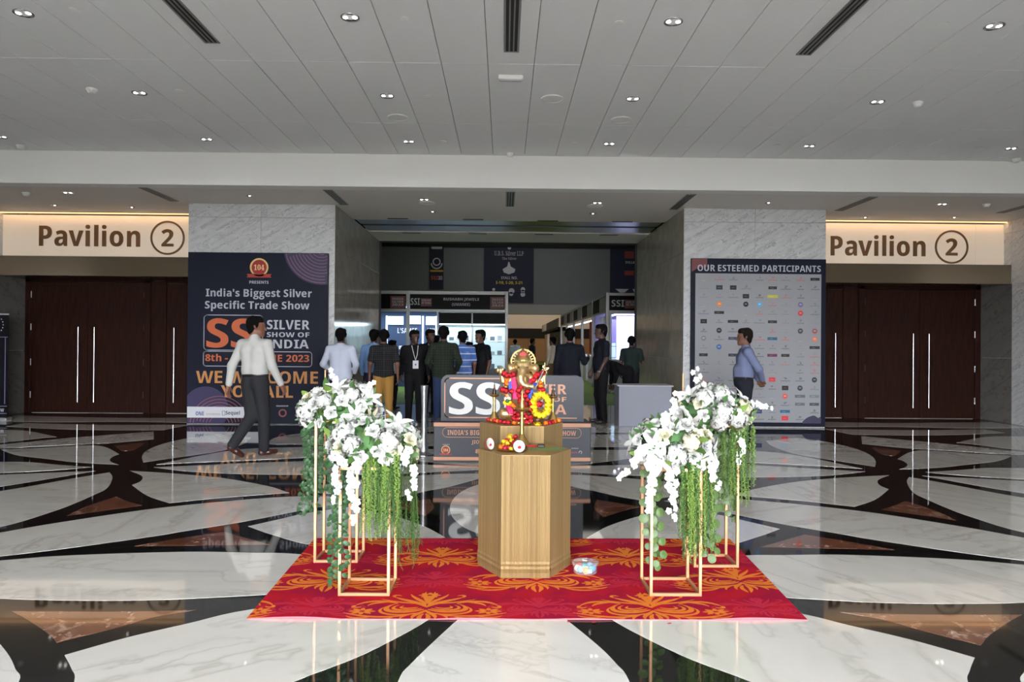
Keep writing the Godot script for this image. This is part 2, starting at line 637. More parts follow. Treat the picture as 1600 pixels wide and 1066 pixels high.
func build_shell() -> void:
	var plaster := mat(col(198, 196, 192), 0.8)
	var w := slab("wall_left", Vector3(-10.0, 0, -14.0), Vector3(-9.62, 4.6, 5.7), plaster, "marble clad side wall beside the pavilion doors", "wall")
	clad_side(w, "stone_slab", [-13.95, -13.03], [0.0, 1.25, 2.67], -9.61, M.dark_marble)
	clad_side(w, "stone_slab", [-13.03, -11.4, -9.9], [0.0, 1.25, 2.67, 3.65, 4.38], -9.61, M.wall_marble)
	clad_side(w, "stone_slab", [-13.95, -13.03], [2.67, 3.65, 4.38], -9.61, M.wall_marble)
	w = slab("wall_right", Vector3(9.62, 0, -14.0), Vector3(10.0, 4.6, 5.7), plaster, "marble clad side wall at the far end of the lobby", "wall")
	clad_side(w, "stone_slab", [-13.95, -13.03], [0.0, 1.25, 2.67], 9.61, M.dark_marble)
	clad_side(w, "stone_slab", [-13.03, -11.4, -9.9], [0.0, 1.25, 2.67, 3.65, 4.38], 9.61, M.wall_marble)
	clad_side(w, "stone_slab", [-13.95, -13.03], [2.67, 3.65, 4.38], 9.61, M.wall_marble)
	# glazed front behind the camera: an opening 8.6 m wide with mullions
	slab("wall_front", Vector3(-10.0, 4.15, 5.3), Vector3(10.0, 4.6, 5.7), plaster, "header above the entrance opening", "wall")
	slab("wall_front", Vector3(-10.0, 0, 5.3), Vector3(-4.3, 4.15, 5.7), plaster, "solid wall beside the entrance opening", "wall")
	slab("wall_front", Vector3(4.3, 0, 5.3), Vector3(10.0, 4.15, 5.7), plaster, "solid wall beside the entrance opening", "wall")
	var win := G.new()
	for k in 5:
		win.box(Vector3(-4.2 + 2.1 * k, 2.07, 5.5), Vector3(0.07, 4.15, 0.12))
	win.box(Vector3(0, 2.7, 5.5), Vector3(8.5, 0.06, 0.1))
	struct("window_1", win, M.steel_soft, "mullions of the glazed entrance front", "window")
	# door walls, deep in the recesses either side
	for s in [-1.0, 1.0]:
		var x0 = 5.6 * s
		var x1 = 9.65 * s
		var dw := slab("wall_back", Vector3(minf(x0, x1), 0, -16.5), Vector3(maxf(x0, x1), 4.6, -13.97), plaster, "stone wall around the %s pavilion doors" % ("left" if s < 0 else "right"), "wall")
		clad(dw, "stone_slab", [minf(9.62 * s, 9.5 * s), maxf(9.62 * s, 9.5 * s)], [0.0, 1.25, 2.67], -13.95, M.dark_marble)
	# the two marble piers either side of the passage
	for s in [-1, 1]:
		var xa := -5.61 if s < 0 else 3.12
		var xb := -3.04 if s < 0 else 5.65
		var p := slab("wall_pier", Vector3(xa + 0.02, 0, -16.55), Vector3(xb - 0.02, 3.9, -12.24), plaster, "marble pier behind the %s board" % ("welcome" if s < 0 else "participants"), "wall")
		var mid := -4.34 if s < 0 else 4.387
		clad(p, "stone_slab", [xa, mid, xb], [0.0, 1.25, 2.45, 3.64, 3.88], -12.2, M.wall_marble)
		var inner := xb - 0.01 if s < 0 else xa + 0.01
		clad_side(p, "stone_slab", [-16.55, -15.4, -14.3, -13.2, -12.21], [0.0, 1.2, 2.3, 3.1, 3.88], inner, M.corridor_stone)
		var outer := xa + 0.01 if s < 0 else xb - 0.01
		clad_side(p, "stone_slab", [-13.97, -13.1, -12.21], [0.0, 1.25, 2.45, 3.64, 3.88], outer, M.dark_marble)
	# lower ceiling and the white bulkhead in front of it
	slab("ceiling_lower", Vector3(-9.65, 3.88, -13.3), Vector3(9.65, 3.98, -10.8), M.soffit, "low plaster ceiling in front of the pavilion doors", "ceiling")
	slab("ceiling_lower", Vector3(-3.1, 3.88, -13.66), Vector3(3.15, 3.98, -13.3), M.soffit, "low plaster ceiling strip before the shutter slot", "ceiling")
	slab("ceiling_lower", Vector3(-3.1, 3.88, -16.55), Vector3(3.15, 3.98, -15.13), M.soffit, "low plaster ceiling at the hall entrance", "ceiling")
	slab("trim_1", Vector3(-9.65, 3.875, -11.0), Vector3(9.65, 4.6, -10.75), M.beam_white, "white bulkhead across the whole lobby ceiling", "bulkhead")
	# shutter slot in the passage ceiling: two polished strips with a dark gap
	slab("ceiling_slot", Vector3(-3.1, 4.2, -15.13), Vector3(3.15, 4.3, -13.66), M.dark_plastic, "dark shutter slot in the passage ceiling", "ceiling")
	for q in [[-14.27, -13.68], [-15.11, -14.45]]:
		slab("trim_2", Vector3(-3.02, 3.9, q[0]), Vector3(3.1, 3.93, q[1]), mat(col(120, 126, 134), 0.28, 1.0), "polished metal strip in the passage ceiling", "trim")
	slab("ceiling_roof", Vector3(-14.3, 4.62, -16.6), Vector3(14.3, 4.8, 5.7), M.gap, "structural slab above the lobby ceilings", "ceiling")
	# main ceiling of long metal panels
	var c := slab("ceiling", Vector3(-10.0, 4.41, -10.9), Vector3(10.0, 4.6, 5.7), M.gap, "white ceiling of long metal panels", "ceiling")
	var rows := [[-10.75, -9.21], [-9.21, -7.22], [-7.22, -5.22], [-5.22, -3.22]]
	for r in rows:
		var pm := unit_box(Vector3(0.4815, 0.02, absf(r[1] - r[0]) - 0.006), 0.004)
		for k in range(-19, 20):
			var o := put(pm, "ceiling_panel", M.ceiling_white, c)
			o.position = Vector3(0.4875 * k + 0.0, 4.39 + rng.randf_range(-0.0015, 0.0015), (r[0] + r[1]) * 0.5)
			o.rotation = Vector3(rng.randf_range(-0.001, 0.001), 0, rng.randf_range(-0.002, 0.002))
	boxed("ceiling_panel", Vector3(0, 4.39, 1.05), Vector3(19.2, 0.02, 8.5), M.ceiling_white, c)

# ------------------------------------------------------------------ inlaid marble floor
func mirrored(p: Array) -> Array:
	var o := []
	for e in p:
		var q := []
		for t in e:
			q.append([0.1 - t[0], t[1]])
		o.append(q)
	return o

func inlay(parent: Node, called: String, edges: Array, m: Material, turn: float) -> void:
	# each edge is a smooth run of (x, distance) points; runs meet at corners
	var poly := PackedVector2Array()
	for e in edges:
		var pts := []
		for t in e:
			pts.append(Vector2(t[0], -t[1]))
		poly.append_array(spline(pts, 5))
	if Geometry2D.triangulate_polygon(poly).is_empty():
		print("bad outline ", called, edges[0][0])
		return
	var g := G.new()
	g.prism(poly, -0.001, 0.0, turn, Vector2(0.33, 0.33), Vector2(rng.randf() * 4.0, rng.randf() * 4.0))
	put(g, called, m, parent)

func build_floor() -> void:
	var g := G.new()
	g.box(Vector3(0, -0.101, -5.45), Vector3(20.0, 0.2, 22.3))
	var f := struct("floor", g, M.black_granite, "polished black, white and red inlaid marble floor of the lobby", "floor")
	var A = M.white_marble
	var B = M.white_marble2
	var R = M.red_marble
	# outlines on the left of the axis; the right side mirrors them
	var side := [
		["W", [[[-4.7, 4.25], [-3.9, 4.42], [-3.35, 4.585], [-3.093, 4.671], [-2.806, 4.727], [-2.441, 4.773], [-2.134, 4.795], [-1.798, 4.778], [-1.401, 4.744], [-0.3, 4.45]], [[-0.3, 4.45], [-0.9, 4.1], [-1.398, 3.99], [-1.755, 3.931], [-2.0, 3.898], [-2.313, 3.886], [-2.583, 3.892], [-2.864, 3.914], [-3.6, 4.0], [-4.7, 4.25]]], 0.5],
		["R", [[[-2.676, 3.732], [-2.541, 3.639], [-2.313, 3.466], [-2.183, 3.346]], [[-2.183, 3.346], [-1.992, 3.53], [-1.869, 3.66], [-1.7, 3.76]], [[-1.7, 3.76], [-1.919, 3.738], [-2.22, 3.728], [-2.676, 3.732]]], 0.2],
		["W", [[[-0.75, 4.0], [-1.401, 3.772], [-1.662, 3.577], [-1.881, 3.405], [-2.063, 3.213]], [[-2.063, 3.213], [-1.954, 3.087], [-1.863, 2.96], [-1.72, 2.6], [-1.6, 2.2]], [[-1.6, 2.2], [-1.3, 2.5], [-0.938, 2.965], [-0.69, 3.231], [-0.433, 3.639], [-0.4, 3.85], [-0.75, 4.0]]], 1.1],
		["B", [[[-2.9, 3.66], [-2.6, 3.47], [-2.44, 3.328], [-2.303, 3.198], [-2.191, 3.076], [-2.095, 2.959], [-1.98, 2.6], [-2.05, 2.2]], [[-2.05, 2.2], [-3.2, 2.0], [-4.5, 2.4], [-4.2, 3.4], [-3.4, 3.8], [-2.9, 3.66]]], 0.1],
		["R", [[[-2.65, 4.92], [-2.461, 5.091], [-2.174, 5.303]], [[-2.174, 5.303], [-1.941, 5.133], [-1.704, 4.965]], [[-1.704, 4.965], [-2.255, 4.942], [-2.65, 4.92]]], 0.9],
		["W", [[[-4.6, 4.2], [-3.828, 5.247], [-3.493, 5.635], [-3.069, 6.02], [-2.58, 6.308], [-2.119, 6.498], [-1.815, 6.54], [-1.5, 6.5], [-1.35, 6.42]], [[-1.35, 6.42], [-1.6, 6.18], [-1.835, 5.932], [-2.154, 5.587], [-2.481, 5.315], [-2.631, 5.18], [-3.029, 4.9], [-3.415, 4.676], [-4.0, 4.42], [-4.6, 4.2]]], 2.2],
		["B", [[[-2.05, 5.462], [-1.88, 5.68], [-1.7, 5.91], [-1.4, 6.12]], [[-1.4, 6.12], [-1.05, 5.88], [-0.82, 5.665], [-0.65, 5.46], [-0.48, 5.18]], [[-0.48, 5.18], [-0.9, 4.86], [-1.415, 4.969], [-1.784, 5.228], [-2.05, 5.462]]], 1.4],
		["R", [[[-0.73, 6.455], [-0.66, 6.12], [-0.70, 5.81]], [[-0.70, 5.81], [-0.9, 6.03], [-1.09, 6.184]], [[-1.09, 6.184], [-0.9, 6.33], [-0.73, 6.455]]], 0.3],
		["W", [[[0.05, 7.78], [-0.25, 7.5], [-0.6, 6.998], [-0.78, 6.821], [-0.96, 6.596], [-1.16, 6.43]], [[-1.16, 6.43], [-1.5, 6.62], [-1.8, 6.68], [-2.02, 6.86]], [[-2.02, 6.86], [-1.75, 7.2], [-1.39, 7.42], [-1.08, 7.55], [-0.68, 7.68], [0.05, 7.78]]], 0.7],
		["B", [[[0.05, 8.05], [-0.7, 7.84], [-1.4, 7.65], [-2.65, 7.6], [-3.5, 7.73], [-4.06, 7.99]], [[-4.06, 7.99], [-3.65, 8.12], [-2.93, 8.36], [-2.1, 8.48], [-1.3, 8.33], [-0.75, 8.22], [0.05, 8.05]]], 1.9],
		["W", [[[0.05, 8.2], [-0.75, 8.36], [-1.157, 8.58], [-1.66, 8.9], [-2.3, 8.78], [-2.96, 8.56], [-3.74, 8.32], [-4.12, 8.17]], [[-4.12, 8.17], [-3.93, 8.72], [-3.66, 9.28], [-3.3, 9.5], [-2.5, 9.62], [-1.2, 9.5], [0.05, 9.4]]], 2.4],
		["W", [[[-5.4, 5.5], [-5.3, 6.3], [-4.868, 6.685], [-4.551, 7.359], [-4.382, 7.666]], [[-4.382, 7.666], [-4.215, 7.426], [-4.035, 7.073], [-3.927, 6.797], [-3.896, 6.585], [-3.86, 6.228], [-3.86, 5.889], [-3.944, 5.408], [-4.3, 5.0], [-5.4, 5.5]]], 0.4],
		["B", [[[-5.9, 7.3], [-5.454, 7.496], [-4.714, 7.713], [-4.577, 7.748]], [[-4.577, 7.748], [-4.66, 7.583], [-5.017, 6.892], [-5.4, 6.6], [-5.9, 7.3]]], 1.5],
		["W", [[[-6.6, 8.3], [-6.028, 8.289], [-5.681, 8.279], [-5.24, 8.12], [-4.758, 7.982]], [[-4.758, 7.982], [-5.017, 7.8], [-5.519, 7.6], [-6.1, 7.5], [-6.6, 8.3]]], 0.0],
		["B", [[[-6.698, 9.233], [-6.303, 9.379], [-5.933, 9.6], [-5.704, 9.64], [-5.401, 9.417], [-4.961, 8.902]], [[-4.961, 8.902], [-4.94, 8.74], [-4.86, 8.52], [-4.73, 8.32], [-4.546, 8.144]], [[-4.546, 8.144], [-5.119, 8.286], [-5.606, 8.51], [-6.12, 8.747], [-6.497, 9.04], [-6.698, 9.233]]], 0.8],
		["W", [[[-3.86, 10.52], [-3.75, 10.0], [-3.76, 9.35], [-3.95, 8.93], [-4.17, 8.6], [-4.345, 8.311]], [[-4.345, 8.311], [-4.58, 8.73], [-4.76, 9.19], [-4.85, 9.7], [-4.82, 10.2], [-4.72, 10.56], [-4.5, 10.9]], [[-4.5, 10.9], [-3.86, 10.52]]], 2.8],
		["A", [[[-4.213, 7.768], [-3.647, 7.62], [-3.009, 7.374], [-2.422, 6.993], [-2.214, 6.792], [-2.103, 6.68]], [[-2.103, 6.68], [-2.642, 6.464], [-3.035, 6.23]], [[-3.035, 6.23], [-3.384, 6.526], [-3.782, 7.003]], [[-3.782, 7.003], [-3.79, 7.17], [-3.86, 7.36], [-3.98, 7.54], [-4.213, 7.768]]], 1.0],
		["W", [[[-8.6, 11.2], [-8.174, 11.258], [-7.604, 11.099], [-6.752, 10.458]], [[-6.752, 10.458], [-6.916, 10.296], [-7.146, 9.836], [-7.6, 9.6], [-8.6, 11.2]]], 0.6],
		["B", [[[-7.3, 9.4], [-7.016, 9.656], [-6.431, 10.424], [-5.651, 11.143]], [[-5.651, 11.143], [-5.212, 10.272]], [[-5.212, 10.272], [-5.638, 9.859], [-5.962, 9.72], [-6.769, 9.34], [-7.3, 9.4]]], 2.0],
		["R", [[[-5.408, 9.592], [-5.173, 9.924], [-4.959, 9.265]], [[-4.959, 9.265], [-5.075, 9.178], [-5.408, 9.592]]], 0.0],
		["R", [[[-3.655, 5.763], [-3.45, 5.95], [-3.228, 6.135]], [[-3.228, 6.135], [-3.45, 6.3], [-3.646, 6.482]], [[-3.646, 6.482], [-3.69, 6.1], [-3.655, 5.763]]], 0.5],
		["W", [[[-8.4, 11.7], [-7.6, 11.45], [-6.6, 11.3], [-5.6, 11.35]], [[-5.6, 11.35], [-5.5, 12.1]], [[-5.5, 12.1], [-7.0, 12.0], [-8.4, 12.2]], [[-8.4, 12.2], [-8.4, 11.7]]], 1.2],
		["B", [[[-9.4, 12.45], [-8.0, 12.35], [-6.9, 12.5], [-5.7, 12.4]], [[-5.7, 12.4], [-5.7, 13.3]], [[-5.7, 13.3], [-7.2, 13.1], [-9.4, 13.4]], [[-9.4, 13.4], [-9.4, 12.45]]], 0.2],
		["W", [[[0.04, 9.7], [-1.5, 9.8], [-3.4, 9.85]], [[-3.4, 9.85], [-3.5, 10.6], [-3.1, 11.3]], [[-3.1, 11.3], [-1.5, 11.15], [0.04, 11.1]]], 0.9],
		["B", [[[0.04, 11.35], [-1.5, 11.4], [-2.95, 11.55]], [[-2.95, 11.55], [-2.95, 12.9]], [[-2.95, 12.9], [-1.5, 12.7], [0.04, 12.65]]], 1.7],
		["W", [[[0.04, 12.9], [-1.5, 12.95], [-2.95, 13.15]], [[-2.95, 13.15], [-2.95, 16.4]], [[-2.95, 16.4], [0.04, 16.4]]], 0.3],
		["W", [[[-0.0, 1.9], [-4.5, 1.75], [-9.4, 1.9]], [[-9.4, 1.9], [-9.4, -5.2]], [[-9.4, -5.2], [0.0, -5.2]]], 0.8],
	]
	for s in side:
		var m: Material = {"W": A, "A": A, "B": B, "R": R}[s[0]]
		var called: String = "red_marble_inlay" if s[0] == "R" else "white_marble_inlay"
		inlay(f, called, s[1], m, s[2])
		inlay(f, called, mirrored(s[1]), m, -s[2])
	inlay(f, "white_marble_inlay", [[[-0.282, 3.633], [-0.324, 3.525], [-0.456, 3.147], [-0.493, 2.967], [-0.5, 2.4], [-0.3, 2.05]], [[-0.3, 2.05], [0.3, 2.05]], [[0.3, 2.05], [0.5, 2.4], [0.502, 2.972], [0.472, 3.141], [0.416, 3.327], [0.288, 3.646], [0.15, 3.95], [0.0, 4.1], [-0.16, 3.95], [-0.282, 3.633]]], B, 0.0)
	var dsc := []
	for k in 25:
		dsc.append([0.01 + 0.53 * cos(TAU * k / 24.0), 6.25 + 1.08 * sin(TAU * k / 24.0)])
	inlay(f, "white_marble_inlay", [dsc], A, 0.4)

# ------------------------------------------------------------------ ceiling fittings
func downlight(at: Vector3, label: String, group: String, big := true) -> void:
	var t := thing("downlight", label, "light", at, 0.0, group)
	var r := 0.085 if big else 0.06
	var g := G.new()
	g.lathe([Vector2(r * 0.82, 0.004), Vector2(r * 0.86, -0.006), Vector2(r, -0.006), Vector2(r, 0.004)], Vector3.ZERO, 24)
	put(g, "trim_ring", M.steel, t)
	g = G.new()
	g.lathe([Vector2(r * 0.84, -0.002), Vector2(r * 0.7, 0.001), Vector2(0.0, 0.002)], Vector3.ZERO, 20)
	put(g, "reflector", M.dark_plastic, t)
	for s in ([-1.0, 1.0] if big else [0.0]):
		g = G.new()
		g.ball(Vector3(s * r * 0.52, -0.003, 0), Vector3(r * 0.26, 0.006, r * 0.3), 10, 6)
		put(g, "lamp", glow(col(255, 250, 240), 9.0), t)
	var l := SpotLight3D.new()
	l.name = "lamp_beam"
	t.add_child(l)
	l.position = Vector3(0, -0.012, 0)
	l.rotation.x = -PI / 2
	l.spot_angle = 38.0
	l.spot_range = 30.0
	l.spot_attenuation = 2.0
	l.light_size = 0.05
	l.light_color = col(255, 244, 226)
	l.light_energy = 0.5 if big else 0.3
	l.shadow_enabled = true

func build_ceiling_fittings() -> void:
	var H := 4.38
	var L := 3.88
	for z in [-6.23, -8.2, -10.05]:
		for x in [-7.33, -4.38, -1.46, 1.46, 4.39, 7.37]:
			if absf(x) > 7.0 and z > -8.0:
				continue
			downlight(Vector3(x, H, z), "recessed twin downlight in the main panel ceiling", "twin downlights of the main ceiling")
	for p in [[-1.42, -11.7], [1.53, -11.82], [-7.24, -11.44], [7.36, -11.63], [-4.3, -11.54], [4.42, -11.67], [-4.3, -11.54]].slice(0, 6):
		downlight(Vector3(p[0], L, p[1]), "small twin downlight in the low ceiling behind the bulkhead", "downlights of the low ceiling", absf(p[0]) > 5.0 or absf(p[0]) < 2.0)
	for p in [[-1.39, -12.77], [1.58, -12.8], [-8.16, -12.53], [-6.84, -12.64], [6.72, -12.91], [8.35, -12.82]]:
		downlight(Vector3(p[0], L, p[1]), "single small spotlight in the low ceiling near the pavilion signs and passage", "small spots of the low ceiling", false)
	# flat round plates
	for p in [[-3.87, -6.15], [-0.97, -6.24], [0.97, -6.26], [3.9, -6.2], [-3.86, -8.1], [-0.97, -8.19], [0.98, -8.25], [3.9, -8.19], [-3.86, -9.95], [-0.96, -10.02], [0.97, -10.01], [3.9, -10.03], [6.89, -10.04]]:
		var g := G.new()
		g.lathe([Vector2(0.045, 0.0), Vector2(0.05, -0.004), Vector2(0.047, -0.009), Vector2(0.0, -0.011)], Vector3.ZERO, 20)
		var o := put(g, "sprinkler_cover", M.white_plastic)
		o.position = Vector3(p[0], H, p[1])
		tag(o, "small round white sprinkler cover plate on the panel ceiling", "sprinkler", "sprinkler covers on the ceiling")
	for p in [[-1.45, -8.97, H], [0.5, -8.22, H], [1.45, -8.96, H], [-1.4, -11.95, L], [1.52, -12.05, L]]:
		var t := thing("ceiling_speaker", "round flush white speaker in the %s" % ("main panel ceiling" if p[2] > 4.0 else "low ceiling before the passage"), "speaker", Vector3(p[0], p[2], p[1]), 0.0, "ceiling speakers")
		var g := G.new()
		g.lathe([Vector2(0.135, 0.0), Vector2(0.135, -0.012), Vector2(0.125, -0.014), Vector2(0.12, -0.006)], Vector3.ZERO, 32)
		put(g, "rim", M.white_plastic, t)
		g = G.new()
		g.lathe([Vector2(0.12, -0.006), Vector2(0.06, -0.008), Vector2(0.0, -0.008)], Vector3.ZERO, 32)
		put(g, "grille", M.ceiling_white, t)
	for p in [[-4.87, H, -8.09], [4.87, H, -8.2], [-7.35, H, -10.47], [0.02, H, -10.6], [7.86, H, -10.6], [-7.95, L, -11.47], [8.09, L, -11.59]]:
		var t := thing("smoke_detector", "white domed smoke detector on the %s ceiling" % ("main panel" if p[1] > 4.0 else "low"), "detector", Vector3(p[0], p[1], p[2]), 0.0, "smoke detectors")
		var g := G.new()
		g.lathe([Vector2(0.06, 0.0), Vector2(0.06, -0.02), Vector2(0.052, -0.026)], Vector3.ZERO, 20)
		put(g, "base", M.white_plastic, t)
		g = G.new()
		g.lathe([Vector2(0.05, -0.022), Vector2(0.046, -0.045), Vector2(0.03, -0.058), Vector2(0.0, -0.06)], Vector3.ZERO, 20)
		put(g, "dome", M.white_plastic, t)
	var em := thing("emergency_light", "slim white emergency light bar hanging below the central ceiling panels", "light", Vector3(0.0, H, -7.52))
	boxed("housing", Vector3(0, -0.03, 0), Vector3(0.27, 0.05, 0.07), M.white_plastic, em, 0.006)
	boxed("diffuser", Vector3(0, -0.06, 0), Vector3(0.24, 0.012, 0.05), M.paper_white, em, 0.004)
	# linear air diffusers: frame, vanes and dark slots
	for d in [[-2.93, H, -5.2, -6.78, "main ceiling on the welcome board side"], [0.0, H, -5.2, -6.9, "main ceiling in line with the emergency light bar"], [2.93, H, -5.2, -6.88, "main ceiling on the participants board side"], [-5.78, L, -10.98, -12.02, "low ceiling beyond the welcome board"], [-2.88, L, -11.02, -12.18, "low ceiling between welcome board and passage"], [0.035, L, -11.04, -12.17, "low ceiling over the middle of the passage mouth"], [2.95, L, -11.08, -12.28, "low ceiling between participants board and passage"], [5.91, L, -11.12, -12.26, "low ceiling beyond the participants board"], [8.85, L, -11.3, -12.3, "low ceiling near the end wall"]]:
		var ln := absf(d[3] - d[2])
		var t := thing("air_diffuser", "three-slot linear air diffuser in the " + d[4], "vent", Vector3(d[0], d[1], (d[2] + d[3]) * 0.5), 0.0, "linear air diffusers")
		boxed("duct", Vector3(0, -0.002, 0), Vector3(0.13, 0.004, ln), M.dark_plastic, t)
		for x in [-0.066, 0.066]:
			boxed("frame_rail", Vector3(x, -0.004, 0), Vector3(0.02, 0.012, ln + 0.03), M.aluminium, t, 0.002)
		for x in [-0.021, 0.021]:
			boxed("vane", Vector3(x, -0.005, 0), Vector3(0.014, 0.01, ln), M.aluminium, t, 0.002)
		for z in [-1.0, 1.0]:
			boxed("frame_end", Vector3(0, -0.004, z * (ln * 0.5 + 0.008)), Vector3(0.15, 0.012, 0.016), M.aluminium, t, 0.002)
	# short slots and grilles in the passage ceiling
	for p in [[-2.14, -13.5], [-0.675, -13.52], [0.79, -13.58], [2.265, -13.6]]:
		var o := boxed("ceiling_slot_vent", Vector3(0, -0.004, 0), Vector3(0.4, 0.01, 0.07), M.dark_plastic)
		o.position = Vector3(p[0], L, p[1])
		tag(o, "short black slot vent before the polished strips of the passage ceiling", "vent", "slot vents in the passage")
	for p in [[-2.11, -15.24], [-0.65, -15.26], [0.815, -15.26], [2.25, -15.26]]:
		var t := thing("passage_grille", "small louvred grille in the passage ceiling by the hall entrance", "vent", Vector3(p[0], L, p[1]), 0.0, "grilles in the passage")
		boxed("tray", Vector3(0, -0.003, 0), Vector3(0.4, 0.006, 0.12), M.dark_plastic, t)
		for k in 9:
			boxed("louvre", Vector3(-0.176 + 0.044 * k, -0.007, 0), Vector3(0.014, 0.01, 0.12), M.aluminium, t)

# ------------------------------------------------------------------ pavilion doors and lit signs
func build_doors_and_signs() -> void:
	var n := 0
	for s in [-1.0, 1.0]:
		# double door
		n += 1
		var d := Node3D.new()
		d.name = "door_%d" % n
		add_child(d)
		d.position = Vector3(8.375 * s, 0, -13.95)
		tag(d, "tall dark brown double door under the %s pavilion sign" % ("left" if s < 0 else "right"), "door", "", "structure")
		for q in [-1.0, 1.0]:
			var leaf := boxed("leaf", Vector3(0.563 * q, 1.31, 0.01), Vector3(1.118, 2.6, 0.05), M.wood, d, 0.004)
			var g := G.new()
			g.tube([Vector3(0.16 * q, 0.22, 0.085), Vector3(0.16 * q, 1.72, 0.085)], [0.014], 10)
			for y in [0.34, 1.6]:
				g.tube([Vector3(0.16 * q, y, 0.03), Vector3(0.16 * q, y, 0.085)], [0.009], 8)
			put(g, "handle", M.steel, leaf)
			g = G.new()
			for y in [0.3, 0.95, 1.65, 2.3]:
				g.tube([Vector3(1.125 * q, y, 0.04), Vector3(1.125 * q, y + 0.13, 0.04)], [0.012], 8)
			put(g, "hinge", M.steel_soft, leaf)
		boxed("frame", Vector3(-1.19, 1.34, 0.02), Vector3(0.13, 2.68, 0.09), M.wood, d, 0.006)
		boxed("frame", Vector3(1.19, 1.34, 0.02), Vector3(0.13, 2.68, 0.09), M.wood, d, 0.006)
		boxed("frame", Vector3(0, 2.66, 0.02), Vector3(2.5, 0.09, 0.09), M.wood, d, 0.006)
		boxed("panel", Vector3(-s * 1.4, 1.33, 0.0), Vector3(0.31, 2.66, 0.05), M.wood, d, 0.004)
		# single leaf next to the pier
		n += 1
		var e := Node3D.new()
		e.name = "door_%d" % n
		add_child(e)
		e.position = Vector3(6.24 * s, 0, -13.95)
		tag(e, "dark brown single door leaf half hidden by the %s pier" % ("left" if s < 0 else "right"), "door", "", "structure")
		var leaf := boxed("leaf", Vector3(0, 1.31, -0.005), Vector3(1.14, 2.6, 0.05), M.wood, e, 0.004)
		var hg := G.new()
		hg.tube([Vector3(0.4 * s, 0.22, 0.075), Vector3(0.4 * s, 1.72, 0.075)], [0.014], 10)
		for y in [0.34, 1.6]:
			hg.tube([Vector3(0.4 * s, y, 0.02), Vector3(0.4 * s, y, 0.075)], [0.009], 8)
		put(hg, "handle", M.steel, leaf)
		boxed("frame", Vector3(0, 2.66, 0.02), Vector3(1.2, 0.09, 0.09), M.wood, e, 0.006)
		# bulkhead: bronze fascia below, lit cream sign panel above, cove lamp on top
		var xa = 5.63 * s
		var xb = 9.62 * s
		var xm = (xa + xb) * 0.5
		var wd := absf(xb - xa)
		slab("trim_3", Vector3(minf(xa, xb), 2.665, -13.97), Vector3(maxf(xa, xb), 3.03, -13.05), M.bronze, "bronze fascia band under the %s pavilion sign" % ("left" if s < 0 else "right"), "trim")
		var t := thing("pavilion_sign", "long cream lightbox sign reading Pavilion 2 above the %s dark doors" % ("left" if s < 0 else "right"), "sign", Vector3(0, 0, -13.25), 0.0)
		var cuts := [xa, 8.93 * s, xb] if s < 0 else [xa, 9.05 * s, xb]
		for k in 2:
			boxed("sign_panel", Vector3((cuts[k] + cuts[k + 1]) * 0.5, 3.435, -0.03), Vector3(absf(cuts[k + 1] - cuts[k]) - 0.004, 0.80, 0.06), glow(col(232, 216, 196), 0.19), t, 0.002)
		var brown := mat(col(112, 78, 44), 0.5)
		var tx := [-8.91, -7.0] if s < 0 else [6.23, 8.07]
		var ty := [3.245, 3.655] if s < 0 else [3.205, 3.605]
		letters("sign_lettering", "Pavilion", brown, t, tx[0], ty[0], tx[1], ty[1], 0.0, "Droid Sans", 700, 0.012)
		var rc := Vector2(-6.48, 3.42) if s < 0 else Vector2(8.58, 3.39)
		letters("sign_number", "2", brown, t, rc.x - 0.115, rc.y - 0.165, rc.x + 0.115, rc.y + 0.165, 0.0, "Droid Sans", 700, 0.012)
		var rg := G.new()
		ring(rg, rc.x, rc.y, 0.29, 0.325, 0.0, 0.012, 48)
		put(rg, "sign_ring", brown, t)
		var cv := thing("cove_light", "warm cove light strip along the top of the %s pavilion sign" % ("left" if s < 0 else "right"), "light", Vector3(xm, 3.862, -13.17))
		boxed("strip", Vector3(0, 0, 0), Vector3(wd - 0.05, 0.02, 0.035), glow(col(255, 206, 148), 1.5), cv)
		boxed("channel", Vector3(0, 0.012, 0), Vector3(wd - 0.03, 0.006, 0.06), M.aluminium, cv)
		for k in 3:
			lamp_area(Vector3(xm + (k - 1) * wd / 3.0, 3.845, -13.15), Vector2(wd / 3.0, 0.04), Vector3(0, -0.4, -0.2), col(255, 204, 146), 0.1, "cove_lamp")

# ------------------------------------------------------------------ exhibition hall beyond the passage
func lightbox(called: String, parent: Node, c: Vector3, s: Vector3, color: Color, e: float) -> void:
	boxed(called, c, s, glow(color, e), parent)

